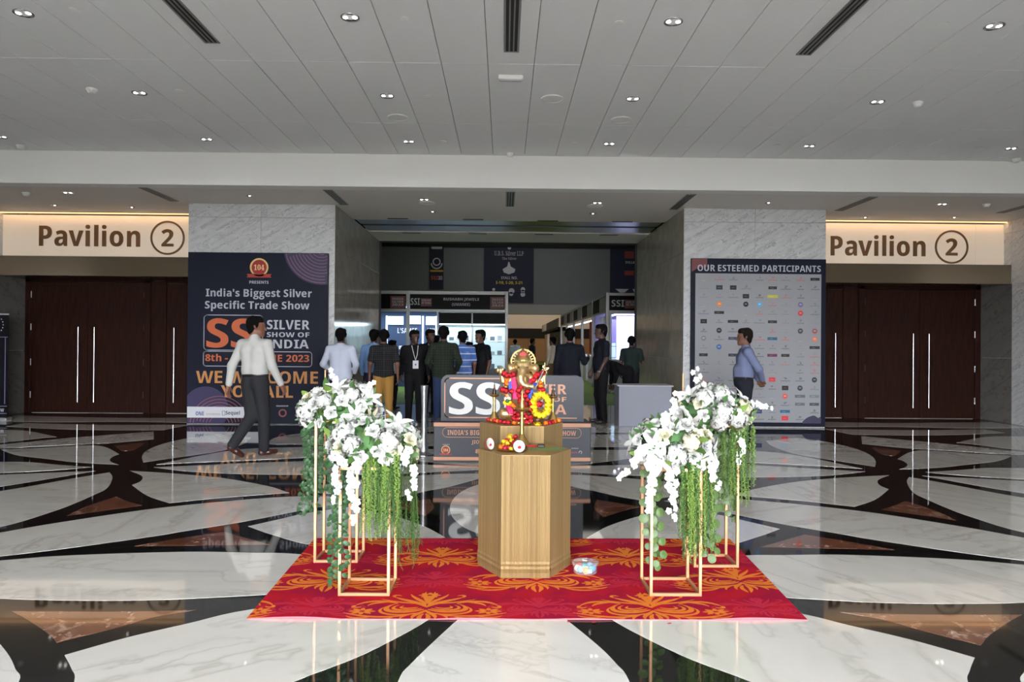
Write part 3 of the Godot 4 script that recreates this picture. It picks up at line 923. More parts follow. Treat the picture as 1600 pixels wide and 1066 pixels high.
func build_hall() -> void:
	var dark := mat(col(52, 54, 56), 0.85)
	var black := mat(col(14, 14, 16), 0.8)
	var green := textured(noise_tex(256, 0.12, [[0.0, col(74, 100, 30)], [1.0, col(114, 138, 50)]], 8), 0.95, Vector3(0.6, 0.6, 0.6), 2)
	slab("floor_hall", Vector3(-14, -0.2, -60), Vector3(14, 0.0, -16.6), green, "green carpet floor of the exhibition hall", "floor")
	slab("wall_hall_left", Vector3(-14.3, 0, -60), Vector3(-14, 8.6, -16.5), dark, "dark side wall of the exhibition hall", "wall")
	slab("wall_hall_right", Vector3(14, 0, -60), Vector3(14.3, 8.6, -16.5), dark, "dark side wall of the exhibition hall", "wall")
	slab("ceiling_hall", Vector3(-14.3, 8.5, -60), Vector3(14.3, 8.8, -16.5), black, "dark high ceiling of the exhibition hall", "ceiling")
	slab("wall_hall_front", Vector3(-14.3, 3.88, -16.8), Vector3(14.3, 8.6, -16.5), dark, "wall above the hall entrance", "wall")
	slab("wall_hall_front", Vector3(-14.3, 0, -16.8), Vector3(-3.04, 3.9, -16.5), dark, "wall beside the hall entrance", "wall")
	slab("wall_hall_front", Vector3(3.12, 0, -16.8), Vector3(14.3, 3.9, -16.5), dark, "wall beside the hall entrance", "wall")
	slab("wall_partition", Vector3(-14, 3.62, -38.4), Vector3(14, 6.75, -38), mat(col(112, 117, 122), 0.85), "grey hanging partition across the hall", "wall")
	slab("trim_4", Vector3(-14, 6.75, -38.5), Vector3(14, 8.5, -37.9), black, "black header above the grey partition", "trim")
	slab("trim_5", Vector3(-14, 3.09, -38.5), Vector3(14, 3.62, -37.95), mat(col(150, 148, 146), 0.8), "pale grey beam under the hanging partition", "trim")
	slab("wall_hall_back", Vector3(-14, 2.75, -58.4), Vector3(14, 8.5, -58), mat(col(226, 222, 216), 0.8), "white upper wall at the far end of the hall", "wall")
	var hw := slab("wall_hall_back", Vector3(-14, 0, -58.4), Vector3(14, 1.95, -57.9), mat(col(120, 84, 46), 0.6), "wood panelled wall at the far end of the hall", "wall")
	for k in 14:
		boxed("wood_panel", Vector3(-13.0 + 2.0 * k, 0.97, -57.88), Vector3(1.95, 1.9, 0.04), mat(col(150, 116, 74) if k % 2 == 0 else col(136, 104, 64), 0.55), hw)
	slab("trim_6", Vector3(-14, 1.95, -58.4), Vector3(14, 2.75, -57.7), black, "black header over the wood panelled wall", "trim")
	lamp_area(Vector3(2.0, 4.6, -50), Vector2(16, 10), Vector3(0, -0.2, -1), col(255, 226, 196), 60.0, "hall_lamp")
	lamp_area(Vector3(1.0, 8.3, -29), Vector2(8, 14), Vector3(0, -1, 0), col(255, 250, 240), 38.0, "hall_lamp")
	# ---- left stall front at z -20.5
	var alu := mat(col(150, 150, 148), 0.45, 0.3)
	var black_panel := mat(col(13, 13, 14), 0.5, 0.0, 0.2)
	var t := thing("exhibition_stall", "jewellery stall with black fascia reading RUSHABH JEWELS and a lit showcase", "stall", Vector3(0, 0, -20.5))
	for x in [-5.9, -2.9, 0.02]:
		boxed("post", Vector3(x, 1.5, 0), Vector3(0.09, 3.0, 0.09), alu, t, 0.006)
	boxed("top_beam", Vector3(-2.95, 2.95, 0), Vector3(5.9, 0.1, 0.07), alu, t, 0.005)
	boxed("lower_beam", Vector3(-2.95, 2.42, 0), Vector3(5.9, 0.08, 0.07), alu, t, 0.005)
	var f1 := boxed("fascia", Vector3(-4.4, 2.68, 0.01), Vector3(2.88, 0.44, 0.03), black_panel, t)
	var f2 := boxed("fascia", Vector3(-1.44, 2.68, 0.01), Vector3(2.8, 0.44, 0.03), black_panel, t)
	var pale := mat(col(150, 150, 155), 0.6)
	var rust := mat(col(92, 44, 34), 0.6)
	letters("fascia_lettering", "SSI", pale, f2, -2.82, 2.58, -2.55, 2.78, 0.03)
	boxed("logo_block", Vector3(-2.36, 2.66, 0.03), Vector3(0.32, 0.24, 0.01), rust, f2)
	letters("fascia_lettering", "SILVER SHOW\nOF INDIA", pale, f2, -2.5, 2.6, -2.22, 2.76, 0.036)
	letters("fascia_lettering", "RUSHABH JEWELS", pale, f2, -1.85, 2.7, -0.8, 2.8, 0.03)
	letters("fascia_lettering", "(UMANEE)", pale, f2, -1.6, 2.55, -1.06, 2.65, 0.03)
	boxed("logo_block", Vector3(-0.25, 2.66, 0.03), Vector3(0.44, 0.36, 0.01), rust, f2)
	letters("fascia_lettering", "INDIA\nSILVER\n2023", pale, f2, -0.42, 2.54, -0.08, 2.8, 0.036)
	boxed("logo_block", Vector3(-3.2, 2.66, 0.03), Vector3(0.44, 0.36, 0.01), rust, f1)
	letters("fascia_lettering", "INDIA\nSILVER\n2023", pale, f1, -3.37, 2.54, -3.03, 2.8, 0.036)
	# showcase part
	for k in 2:
		boxed("sub_fascia", Vector3(-1.5 + 1.0 * k, 2.2, 0.0), Vector3(0.96, 0.32, 0.04), black_panel, t)
	boxed("divider", Vector3(-1.0, 1.5, 0.0), Vector3(0.03, 1.8, 0.05), alu, t)
	boxed("divider", Vector3(-2.02, 1.2, 0.0), Vector3(0.05, 2.4, 0.06), alu, t)
	boxed("counter_base", Vector3(-1.0, 0.35, -0.2), Vector3(2.0, 0.7, 0.5), mat(col(60, 62, 66), 0.5), t)
	for k in 2:
		for j in 3:
			var box := boxed("showcase_back", Vector3(-1.5 + 1.0 * k, 0.9 + 0.42 * j, -0.36), Vector3(0.95, 0.39, 0.02), glow(col(196, 224, 232), 0.75 if j < 2 else 0.9), t)
			box.name = "showcase_back"
			boxed("glass_shelf", Vector3(-1.5 + 1.0 * k, 0.69 + 0.42 * j, -0.18), Vector3(0.95, 0.02, 0.34), mat(col(220, 232, 236), 0.1), t)
			for q in 4:
				boxed("tray", Vector3(-1.84 + 1.0 * k + 0.22 * q, 0.75 + 0.42 * j, -0.2), Vector3(0.14, 0.1 + 0.05 * ((q + j) % 3), 0.1), mat(col(150, 160, 168) if (q + k + j) % 2 == 0 else col(70, 84, 96), 0.4), t)
	boxed("shelf_light", Vector3(-1.0, 2.02, -0.1), Vector3(1.95, 0.03, 0.08), glow(col(230, 246, 255), 5.0), t)
	lamp_area(Vector3(-1.0, 1.98, -20.3), Vector2(1.9, 0.2), Vector3(0, -1, 0.2), col(220, 240, 255), 2.0, "stall_lamp")
	boxed("back_wall", Vector3(-1.0, 1.45, -0.6), Vector3(2.0, 2.9, 0.04), mat(col(200, 204, 208), 0.7), t)
	# open part with navy back wall
	var navyw := boxed("back_wall", Vector3(-4.0, 1.3, -2.6), Vector3(4.2, 2.6, 0.06), mat(col(48, 66, 96), 0.6), t)
	letters("wall_lettering", "L'SAMEE", mat(col(225, 225, 228), 0.5), navyw, -3.6, 1.78, -2.95, 1.95, -2.56)
	letters("wall_lettering", "L'SAMEE", mat(col(225, 225, 228), 0.5), navyw, -2.6, 1.78, -2.2, 1.95, -2.56)
	for x in [-3.95, -2.75, -2.3]:
		boxed("light_tube", Vector3(x, 1.25, -2.5), Vector3(0.05, 2.2, 0.05), glow(col(214, 232, 255), 3.0), t)
	boxed("ceiling_panel", Vector3(-4.0, 2.62, -1.3), Vector3(4.2, 0.03, 2.5), mat(col(210, 216, 224), 0.6), t)
	for q in [[-4.6, -0.9], [-3.4, -1.2], [-2.5, -0.8], [-2.3, -1.8]]:
		boxed("ceiling_lamp", Vector3(q[0], 2.58, q[1]), Vector3(0.7, 0.03, 0.18), glow(col(226, 240, 255), 6.0), t)
	lamp_area(Vector3(-3.6, 2.5, -21.8), Vector2(3.0, 1.6), Vector3(0, -1, 0), col(216, 234, 255), 9.0, "stall_lamp")
	for q in [[-3.65, 2.2, 0.5], [-3.05, 2.22, 0.45], [-2.45, 2.2, 0.4]]:
		boxed("light_panel", Vector3(q[0], q[1], -2.5), Vector3(q[2], 0.28, 0.05), glow(col(214, 232, 250), 1.1), t)
	for k in 3:
		boxed("wall_emblem", Vector3(-3.45 + 0.3 * k, 1.3 - 0.02 * (k % 2), -2.55), Vector3(0.2, 0.12, 0.02), mat(col(210, 214, 220), 0.5), t, 0.03)
	# ---- right stall and the row going away
	var r := thing("exhibition_stall", "corner stall with black SSI fascia and violet-lit interior across the aisle", "stall", Vector3(3.01, 0, -20.5))
	boxed("post", Vector3(0, 1.5, 0), Vector3(0.1, 3.0, 0.1), alu, r, 0.006)
	boxed("post", Vector3(3.0, 1.5, 0), Vector3(0.1, 3.0, 0.1), alu, r, 0.006)
	boxed("top_beam", Vector3(1.5, 2.95, 0), Vector3(3.0, 0.08, 0.07), alu, r)
	boxed("lower_beam", Vector3(1.5, 2.44, 0), Vector3(3.0, 0.06, 0.07), alu, r)
	var fr := boxed("fascia", Vector3(1.5, 2.69, 0.01), Vector3(2.9, 0.44, 0.03), black_panel, r)
	letters("fascia_lettering", "SSI", pale, fr, 0.12, 2.58, 0.5, 2.78, 0.03)
	boxed("logo_block", Vector3(0.72, 2.66, 0.03), Vector3(0.4, 0.26, 0.01), rust, fr)
	letters("fascia_lettering", "SILVER SHOW\nOF INDIA", pale, fr, 0.55, 2.6, 0.9, 2.76, 0.036)
	boxed("back_wall", Vector3(1.5, 1.25, -2.8), Vector3(3.0, 2.5, 0.06), mat(col(150, 140, 196), 0.7), r)
	boxed("showcase_light", Vector3(0.75, 1.5, -1.2), Vector3(0.55, 1.7, 0.05), glow(col(222, 226, 255), 1.6), r)
	boxed("showcase_light", Vector3(0.2, 1.0, -1.0), Vector3(0.42, 1.0, 0.05), glow(col(190, 222, 240), 0.9), r)
	for j in 3:
		boxed("glass_shelf", Vector3(0.2, 0.7 + 0.35 * j, -0.88), Vector3(0.44, 0.02, 0.2), M.aluminium, r)
	boxed("ceiling_lamp", Vector3(1.2, 2.4, -1.2), Vector3(1.6, 0.03, 0.3), glow(col(214, 210, 255), 4.0), r)
	lamp_area(Vector3(4.3, 2.36, -21.7), Vector2(1.6, 1.0), Vector3(0, -1, 0), col(206, 204, 255), 4.0, "stall_lamp")
	for k in 5:
		var z := -20.5 - 3.3 * k
		var a := r if k == 0 else thing("aisle_stall", "stall with grey fascia panels and lit counter along the right side of the aisle", "stall", Vector3(3.01, 0, z), 0.0, "row of stalls along the aisle")
		boxed("post", Vector3(0, 1.5, -3.25), Vector3(0.1, 3.0, 0.1), alu, a, 0.006)
		boxed("top_beam", Vector3(0, 2.95, -1.65), Vector3(0.07, 0.08, 3.2), alu, a)
		for q in 2:
			boxed("fascia", Vector3(0, 2.69, -0.85 - 1.62 * q), Vector3(0.04, 0.42, 1.5), mat(col(120, 118, 116), 0.5) if q == 0 else black_panel, a)
		boxed("lower_beam", Vector3(0, 2.44, -1.65), Vector3(0.07, 0.06, 3.2), alu, a)
		for q in 7:
			if k == 0:
				boxed("drape", Vector3(0.15, 1.2, -0.4 - 0.42 * q), Vector3(0.08, 2.35, 0.2), mat(col(186, 186, 190), 0.7), a, 0.03)
		if k == 1:
			boxed("red_banner", Vector3(0.02, 1.7, -0.6), Vector3(0.04, 1.1, 0.7), mat(col(150, 24, 26), 0.6), a)
		boxed("light_tube", Vector3(0.3, 2.36, -1.6), Vector3(0.06, 0.04, 2.8), glow(col(226, 234, 255), 4.0), a)
		if k > 0:
			boxed("back_wall", Vector3(2.8, 1.25, -1.65), Vector3(0.06, 2.5, 3.2), mat(col(190, 190, 206), 0.7), a)
		boxed("counter", Vector3(0.5, 0.5, -1.65), Vector3(0.6, 1.0, 2.6), mat(col(214, 216, 222), 0.5), a)
		lamp_area(Vector3(3.6, 2.3, z - 1.6), Vector2(0.5, 2.6), Vector3(0, -1, 0), col(226, 234, 255), 1.6, "stall_lamp")
	for k in 5:
		var a := thing("aisle_stall", "low stall with black fascia boxes far down the right of the aisle", "stall", Vector3(3.0, 0, -38.6 - 3.4 * k), 0.0, "far row of stalls along the aisle")
		for q in 2:
			boxed("fascia", Vector3(0, 2.68, -0.85 - 1.65 * q), Vector3(0.05, 0.5, 1.3), mat(col(150, 148, 146), 0.5), a)
		boxed("canopy", Vector3(0.3, 2.36, -1.6), Vector3(0.7, 0.12, 3.2), black_panel, a)
		boxed("counter", Vector3(0.5, 1.1, -1.6), Vector3(0.6, 2.2, 3.1), mat(col(170, 150, 130) if k % 2 == 0 else col(200, 210, 220), 0.6), a)
	# ---- hanging banners on the partition
	var b := thing("hanging_banner", "navy banner reading STALL NO. I-19, I-20, I-21 on the grey partition", "banner", Vector3(0.18, 3.75, -37.95))
	boxed("cloth", Vector3(0, 1.62, 0), Vector3(2.72, 3.25, 0.03), mat(col(26, 32, 58), 0.7), b)
	var grey := mat(col(190, 190, 205), 0.6)
	letters("banner_lettering", "U.B.S. Silver LLP", grey, b, -0.8, 2.55, 0.8, 2.8, 0.03, "Droid Serif", 400)
	letters("banner_lettering", "The Silver", grey, b, -0.38, 2.32, 0.42, 2.46, 0.03, "Droid Serif", 400)
	letters("banner_lettering", "STALL NO.", grey, b, -0.42, 1.25, 0.48, 1.4, 0.03)
	letters("banner_lettering", "I-19, I-20, I-21", mat(col(214, 190, 70), 0.6), b, -0.7, 0.96, 0.74, 1.14, 0.03)
	var em := G.new()
	em.plate(PackedVector2Array([Vector2(-0.03, 2.2), Vector2(-0.09, 1.95), Vector2(-0.34, 1.8), Vector2(-0.28, 1.62), Vector2(0.0, 1.52), Vector2(0.3, 1.62), Vector2(0.36, 1.8), Vector2(0.1, 1.95), Vector2(0.03, 2.2)]), 0.03, 0.04)
	put(em, "emblem", grey, b)
	em = G.new()
	em.plate(disc_poly(0.02, 2.98, 0.1), 0.03, 0.04)
	put(em, "crest_print", grey, b)
	em = G.new()
	for q in [[-0.9, 0.45, 0.1], [-0.74, 0.45, 0.1], [-0.82, 0.68, 0.08], [0.14, 0.44, 0.11], [0.16, 0.6, 0.16], [0.78, 0.42, 0.13], [0.78, 0.58, 0.1], [0.78, 0.7, 0.12]]:
		em = G.new()
		em.plate(disc_poly(q[0], q[1], q[2], 16), 0.03, 0.04)
		put(em, "silverware_print", grey, b)
	b = thing("hanging_banner", "narrow navy banner with silver bangles and a yellow line on the grey partition", "banner", Vector3(-3.78, 4.42, -37.95))
	boxed("cloth", Vector3(0, 1.25, 0), Vector3(0.76, 2.5, 0.03), mat(col(28, 30, 50), 0.7), b)
	em = G.new()
	ring(em, 0, 1.5, 0.16, 0.22, 0.03, 0.04, 24)
	put(em, "bangle_print", grey, b)
	em = G.new()
	em.plate(rounded(-0.3, 2.2, 0.3, 2.42, 0.06), 0.03, 0.04)
	put(em, "plate_print", grey, b)
	em = G.new()
	ring(em, 0, 1.42, 0.26, 0.32, 0.03, 0.04, 24, PI, TAU)
	put(em, "bangle_print", grey, b)
	boxed("yellow_line", Vector3(0, 1.0, 0.03), Vector3(0.72, 0.1, 0.01), mat(col(196, 150, 40), 0.6), b)
	letters("banner_lettering", "SSI", mat(col(190, 80, 60), 0.6), b, -0.3, 0.52, 0.08, 0.72, 0.03)
	letters("banner_lettering", "2023", grey, b, 0.1, 0.52, 0.32, 0.72, 0.03)
	b = thing("hanging_banner", "navy banner with red mark and printed silver bowls beside the passage edge", "banner", Vector3(6.9, 3.9, -37.95))
	boxed("cloth", Vector3(0, 1.6, 0), Vector3(2.3, 3.2, 0.03), mat(col(30, 34, 62), 0.7), b)
	em = G.new()
	em.plate(PackedVector2Array([Vector2(-0.85, 0.62), Vector2(-0.6, 0.42), Vector2(-0.35, 0.42), Vector2(-0.12, 0.62)]), 0.03, 0.04)
	put(em, "bowl_print", grey, b)
	em = G.new()
	em.plate(PackedVector2Array([Vector2(0.1, 0.62), Vector2(0.2, 0.42), Vector2(0.5, 0.42), Vector2(0.6, 0.62)]), 0.03, 0.04)
	put(em, "bowl_print", grey, b)
	boxed("red_mark", Vector3(-0.1, 1.5, 0.03), Vector3(0.5, 0.25, 0.01), mat(col(150, 60, 52), 0.6), b)
	boxed("red_mark", Vector3(-0.1, 2.5, 0.03), Vector3(0.5, 0.4, 0.01), mat(col(140, 66, 60), 0.6), b)
	letters("banner_lettering", "DOLLAR", grey, b, -0.3, 2.02, 0.3, 2.16, 0.03)

# ------------------------------------------------------------------ boards
# pixel rectangles measured on the print, turned into the board's own metres
var bx0 := 0.0
var by1 := 0.0
var bsx := 0.0
var bsy := 0.0
func bp(u: float, v: float) -> Vector2:
	return Vector2((u - bx0) * bsx, (by1 - v) * bsy)

func line_in(called: String, words: String, m: Material, parent: Node, u0: float, v0: float, u1: float, v1: float, z := 0.002, weight := 700, face := "Droid Sans") -> void:
	var a := bp(u0, v1)
	var b := bp(u1, v0)
	letters(called, words, m, parent, a.x, a.y, b.x, b.y, z, face, weight, 0.002)

func outline(called: String, m: Material, parent: Node, u0: float, v0: float, u1: float, v1: float, r: float, w: float, z := 0.0) -> void:
	var a := bp(u0, v1)
	var b := bp(u1, v0)
	var g := G.new()
	ribbon(g, rounded(a.x, a.y, b.x, b.y, r), w, z, z + 0.003)
	put(g, called, m, parent)

func emblem(parent: Node, u: float, v: float, rpx: float, z := 0.0) -> void:
	var c := bp(u, v)
	var r := rpx * bsx
	var g := G.new()
	ring(g, c.x, c.y, r * 0.82, r, z, z + 0.003, 28)
	put(g, "emblem_ring", mat(col(214, 180, 110), 0.5), parent)
	g = G.new()
	g.plate(disc_poly(c.x, c.y, r * 0.8), z, z + 0.002)
	put(g, "emblem_disc", mat(col(150, 26, 34), 0.5), parent)
	letters("emblem_number", "104", mat(col(226, 190, 130), 0.5), parent, c.x - r * 0.55, c.y - r * 0.3, c.x + r * 0.55, c.y + r * 0.3, z + 0.002, "Droid Serif", 700, 0.002)
	g = G.new()
	g.plate(PackedVector2Array([Vector2(c.x - r * 1.35, c.y - r * 1.1), Vector2(c.x - r * 1.2, c.y - r * 0.92), Vector2(c.x - r * 1.35, c.y - r * 0.72), Vector2(c.x + r * 1.35, c.y - r * 0.72), Vector2(c.x + r * 1.2, c.y - r * 0.92), Vector2(c.x + r * 1.35, c.y - r * 1.1)]), z, z + 0.003)
	put(g, "emblem_ribbon", mat(col(160, 46, 44), 0.5), parent)

func arcs(called: String, parent: Node, c: Vector2, radii: Array, w: float, m: Material, lo: Vector2, hi: Vector2, z: float) -> void:
	for r in radii:
		var g := G.new()
		var n := 60
		for k in n:
			var a := TAU * k / n
			var b := TAU * (k + 1) / n
			var p = c + Vector2(cos(a), sin(a)) * r
			var q = c + Vector2(cos(b), sin(b)) * r
			if p.x > lo.x and p.y > lo.y and q.x > lo.x and q.y > lo.y and p.x < hi.x and p.y < hi.y and q.x < hi.x and q.y < hi.y:
				ribbon(g, PackedVector2Array([p, q]), w, z, z + 0.0015, false)
		if g.v.size() > 0:
			put(g, called, m, parent)

func build_boards() -> void:
	# ---- welcome board on the left pier
	var t := thing("welcome_board", "tall navy welcome board with orange SSI logo leaning on the left marble pier", "board", Vector3(-5.575, 0.02, -12.12))
	var W := 2.44
	var H := 2.99
	bx0 = 293.5; by1 = 662.0; bsx = W / 220.0; bsy = H / 267.0
	var g := G.new()
	g.box(Vector3(W * 0.5, H * 0.5, -0.025), Vector3(W, H, 0.05), 0.004)
	put(g, "panel", M.navy, t)
	var silver := mat(col(168, 170, 182), 0.5)
	var orange := mat(col(186, 92, 52), 0.5)
	var ochre := mat(col(184, 126, 68), 0.5)
	var purple := mat(col(66, 44, 78), 0.5)
	var cut := PackedVector2Array()
	for p in [disc_poly(bp(503, 385).x, bp(503, 385).y, 60.0 * bsx, 48)]:
		for q in Geometry2D.intersect_polygons(p, PackedVector2Array([Vector2(0.01, 0.01), Vector2(W - 0.01, 0.01), Vector2(W - 0.01, H - 0.01), Vector2(0.01, H - 0.01)])):
			cut = q
	g = G.new()
	g.plate(cut, 0.0, 0.001)
	put(g, "printed_circle", mat(col(48, 38, 70), 0.5), t)
	var rad := []
	for k in 10:
		rad.append((12.0 + 5.0 * k) * bsx)
	arcs("printed_arc", t, bp(503, 385), rad, 0.008, mat(col(150, 108, 140), 0.5), Vector2(0.01, 0.01), Vector2(W - 0.01, H - 0.01), 0.001)
	g = G.new()
	for q in Geometry2D.intersect_polygons(disc_poly(bp(323, 640).x, bp(323, 640).y, 36.0 * bsx, 48), PackedVector2Array([Vector2(0.01, 0.01), Vector2(W - 0.01, 0.01), Vector2(W - 0.01, H - 0.01), Vector2(0.01, H - 0.01)])):
		g.plate(q, 0.0, 0.001)
	put(g, "printed_circle", mat(col(46, 40, 78), 0.5), t)
	rad = []
	for k in 7:
		rad.append((16.0 + 5.0 * k) * bsx)
	arcs("printed_arc", t, bp(345, 665), rad, 0.008, mat(col(160, 84, 84), 0.5), Vector2(0.01, 0.01), Vector2(W - 0.01, H - 0.01), 0.001)
	emblem(t, 405, 418, 14.5)
	line_in("printed_text", "PRESENTS", silver, t, 390, 439, 420, 443.5)
	line_in("printed_text", "India's Biggest Silver", silver, t, 322, 451.5, 488, 468)
	line_in("printed_text", "Specific Trade Show", silver, t, 320.7, 470.5, 484.5, 487)
	outline("logo_frame", silver, t, 319.5, 493, 411.5, 547.5, 0.06, 0.012)
	for q in [[323.5, 358.0, "S"], [362.0, 397.5, "S"], [401.5, 408.0, "I"]]:
		line_in("logo_letter", q[2], orange, t, q[0], 498, q[1], 544)
	line_in("printed_text", "SILVER", silver, t, 418, 500, 485, 514.5)
	line_in("printed_text", "SHOW OF", silver, t, 418, 519, 485, 526.5)
	line_in("printed_text", "INDIA", silver, t, 418, 530.5, 484, 544)
	outline("date_frame", silver, t, 319, 549.5, 489, 572.5, 0.05, 0.012)
	line_in("date_text", "8th - 11th JUNE 2023", orange, t, 322, 553.5, 485, 568)
	line_in("welcome_text", "WE WELCOME", ochre, t, 308, 580, 499, 599)
	line_in("welcome_text", "YOU ALL", ochre, t, 347, 602.5, 460, 621)
	g = G.new()
	var a := bp(294.5, 653)
	var b := bp(418, 636)
	g.plate(PackedVector2Array([a, Vector2(b.x, a.y), b, Vector2(a.x, b.y)]), 0.0, 0.0035)
	put(g, "sponsor_strip", M.paper_white, t)
	line_in("sponsor_text", "ONE", mat(col(50, 70, 130), 0.5), t, 308, 643.5, 321, 649.5, 0.0035)
	line_in("sponsor_text", "Sequel", mat(col(44, 46, 70), 0.5), t, 355, 642, 377, 650, 0.0035)
	outline("sponsor_mark", mat(col(44, 46, 70), 0.5), t, 349.5, 642.5, 354, 649, 0.01, 0.006, 0.0035)
	line_in("sponsor_text", "SILVER EMPORIUM", mat(col(160, 150, 130), 0.5), t, 324, 646, 346, 649, 0.0035)
	line_in("sponsor_text", "ORGANISED BY", silver, t, 434, 633, 453, 635)
	g = G.new()
	ring(g, bp(444, 645).x, bp(444, 645).y, 4.0 * bsx, 6.5 * bsx, 0.0, 0.002, 24)
	put(g, "sponsor_mark", mat(col(120, 64, 60), 0.5), t)
	# ---- participants board on the right pier
	t = thing("participants_board", "large board headed OUR ESTEEMED PARTICIPANTS covered with rows of small logos", "board", Vector3(3.235, 0.03, -12.12))
	W = 2.385
	H = 2.955
	bx0 = 1079.0; by1 = 666.0; bsx = W / 210.0; bsy = H / 262.0
	g = G.new()
	g.box(Vector3(W * 0.5, H * 0.5, -0.025), Vector3(W, H, 0.05), 0.004)
	put(g, "panel", M.navy, t)
	g = G.new()
	g.plate(PackedVector2Array([Vector2(0.005, H - 0.005), Vector2(0.005, H - 0.24), Vector2(0.12, H - 0.17), Vector2(0.28, H - 0.15), Vector2(0.28, H - 0.005)]), 0.0, 0.001)
	put(g, "printed_corner", mat(col(110, 54, 58), 0.5), t)
	line_in("title_text", "OUR ESTEEMED PARTICIPANTS", silver, t, 1088.7, 414, 1280.5, 424)
	var p0 := bp(1085.5, 659.5)
	var p1 := bp(1281.5, 427.5)
	g = G.new()
	g.face([Vector3(p0.x, p0.y, 0.0015), Vector3(p1.x, p0.y, 0.0015), Vector3(p1.x, p1.y, 0.0015), Vector3(p0.x, p1.y, 0.0015)], Vector3(0, 0, 1), [Vector2(0, 1), Vector2(1, 1), Vector2(1, 0), Vector2(0, 0)])
	put(g, "logo_sheet", logo_sheet(), t)
	g = G.new()
	g.plate(spline([Vector2(1.98, 0.09), Vector2(2.06, 0.16), Vector2(2.18, 0.2), Vector2(2.26, 0.16), Vector2(2.31, 0.2)], 6) + PackedVector2Array([Vector2(2.31, 0.06), Vector2(1.98, 0.06)]), 0.002, 0.003)
	put(g, "printed_wave", mat(col(52, 48, 74), 0.5), t)
	# ---- dark roll-up standee at the far left
	t = thing("standee", "dark roll-up banner stand with a beaded circle beside the left wall", "standee", Vector3(-9.22, 0, -12.5))
	boxed("banner", Vector3(0, 0.98, 0), Vector3(0.56, 1.84, 0.006), mat(col(12, 12, 18), 0.5, 0.0, 0.25), t)
	boxed("base", Vector3(0, 0.03, 0), Vector3(0.62, 0.06, 0.16), M.steel_soft, t, 0.01)
	boxed("top_bar", Vector3(0, 1.91, 0), Vector3(0.58, 0.025, 0.02), M.steel_soft, t)
	for k in 20:
		var q := TAU * k / 20.0
		g = G.new()
		g.ball(Vector3(0.02 + 0.17 * cos(q), 1.72 + 0.17 * sin(q), 0.006), Vector3(0.012, 0.012, 0.004), 8, 4)
		put(g, "printed_bead", silver, t)
	for y in [1.5, 0.26, 0.13]:
		boxed("printed_line", Vector3(0, y, 0.005), Vector3(0.54, 0.012, 0.004), mat(col(120, 116, 150), 0.5), t)
	boxed("printed_line", Vector3(0.23, 0.9, 0.005), Vector3(0.012, 1.2, 0.004), mat(col(120, 116, 150), 0.5), t)
	line_b("stand_text", "SILVER SHOW", silver, t, -0.22, 0.16, 0.22, 0.22)

func line_b(called: String, words: String, m: Material, parent: Node, x0: float, y0: float, x1: float, y1: float) -> void:
	letters(called, words, m, parent, x0, y0, x1, y1, 0.004, "Droid Sans", 700, 0.002)

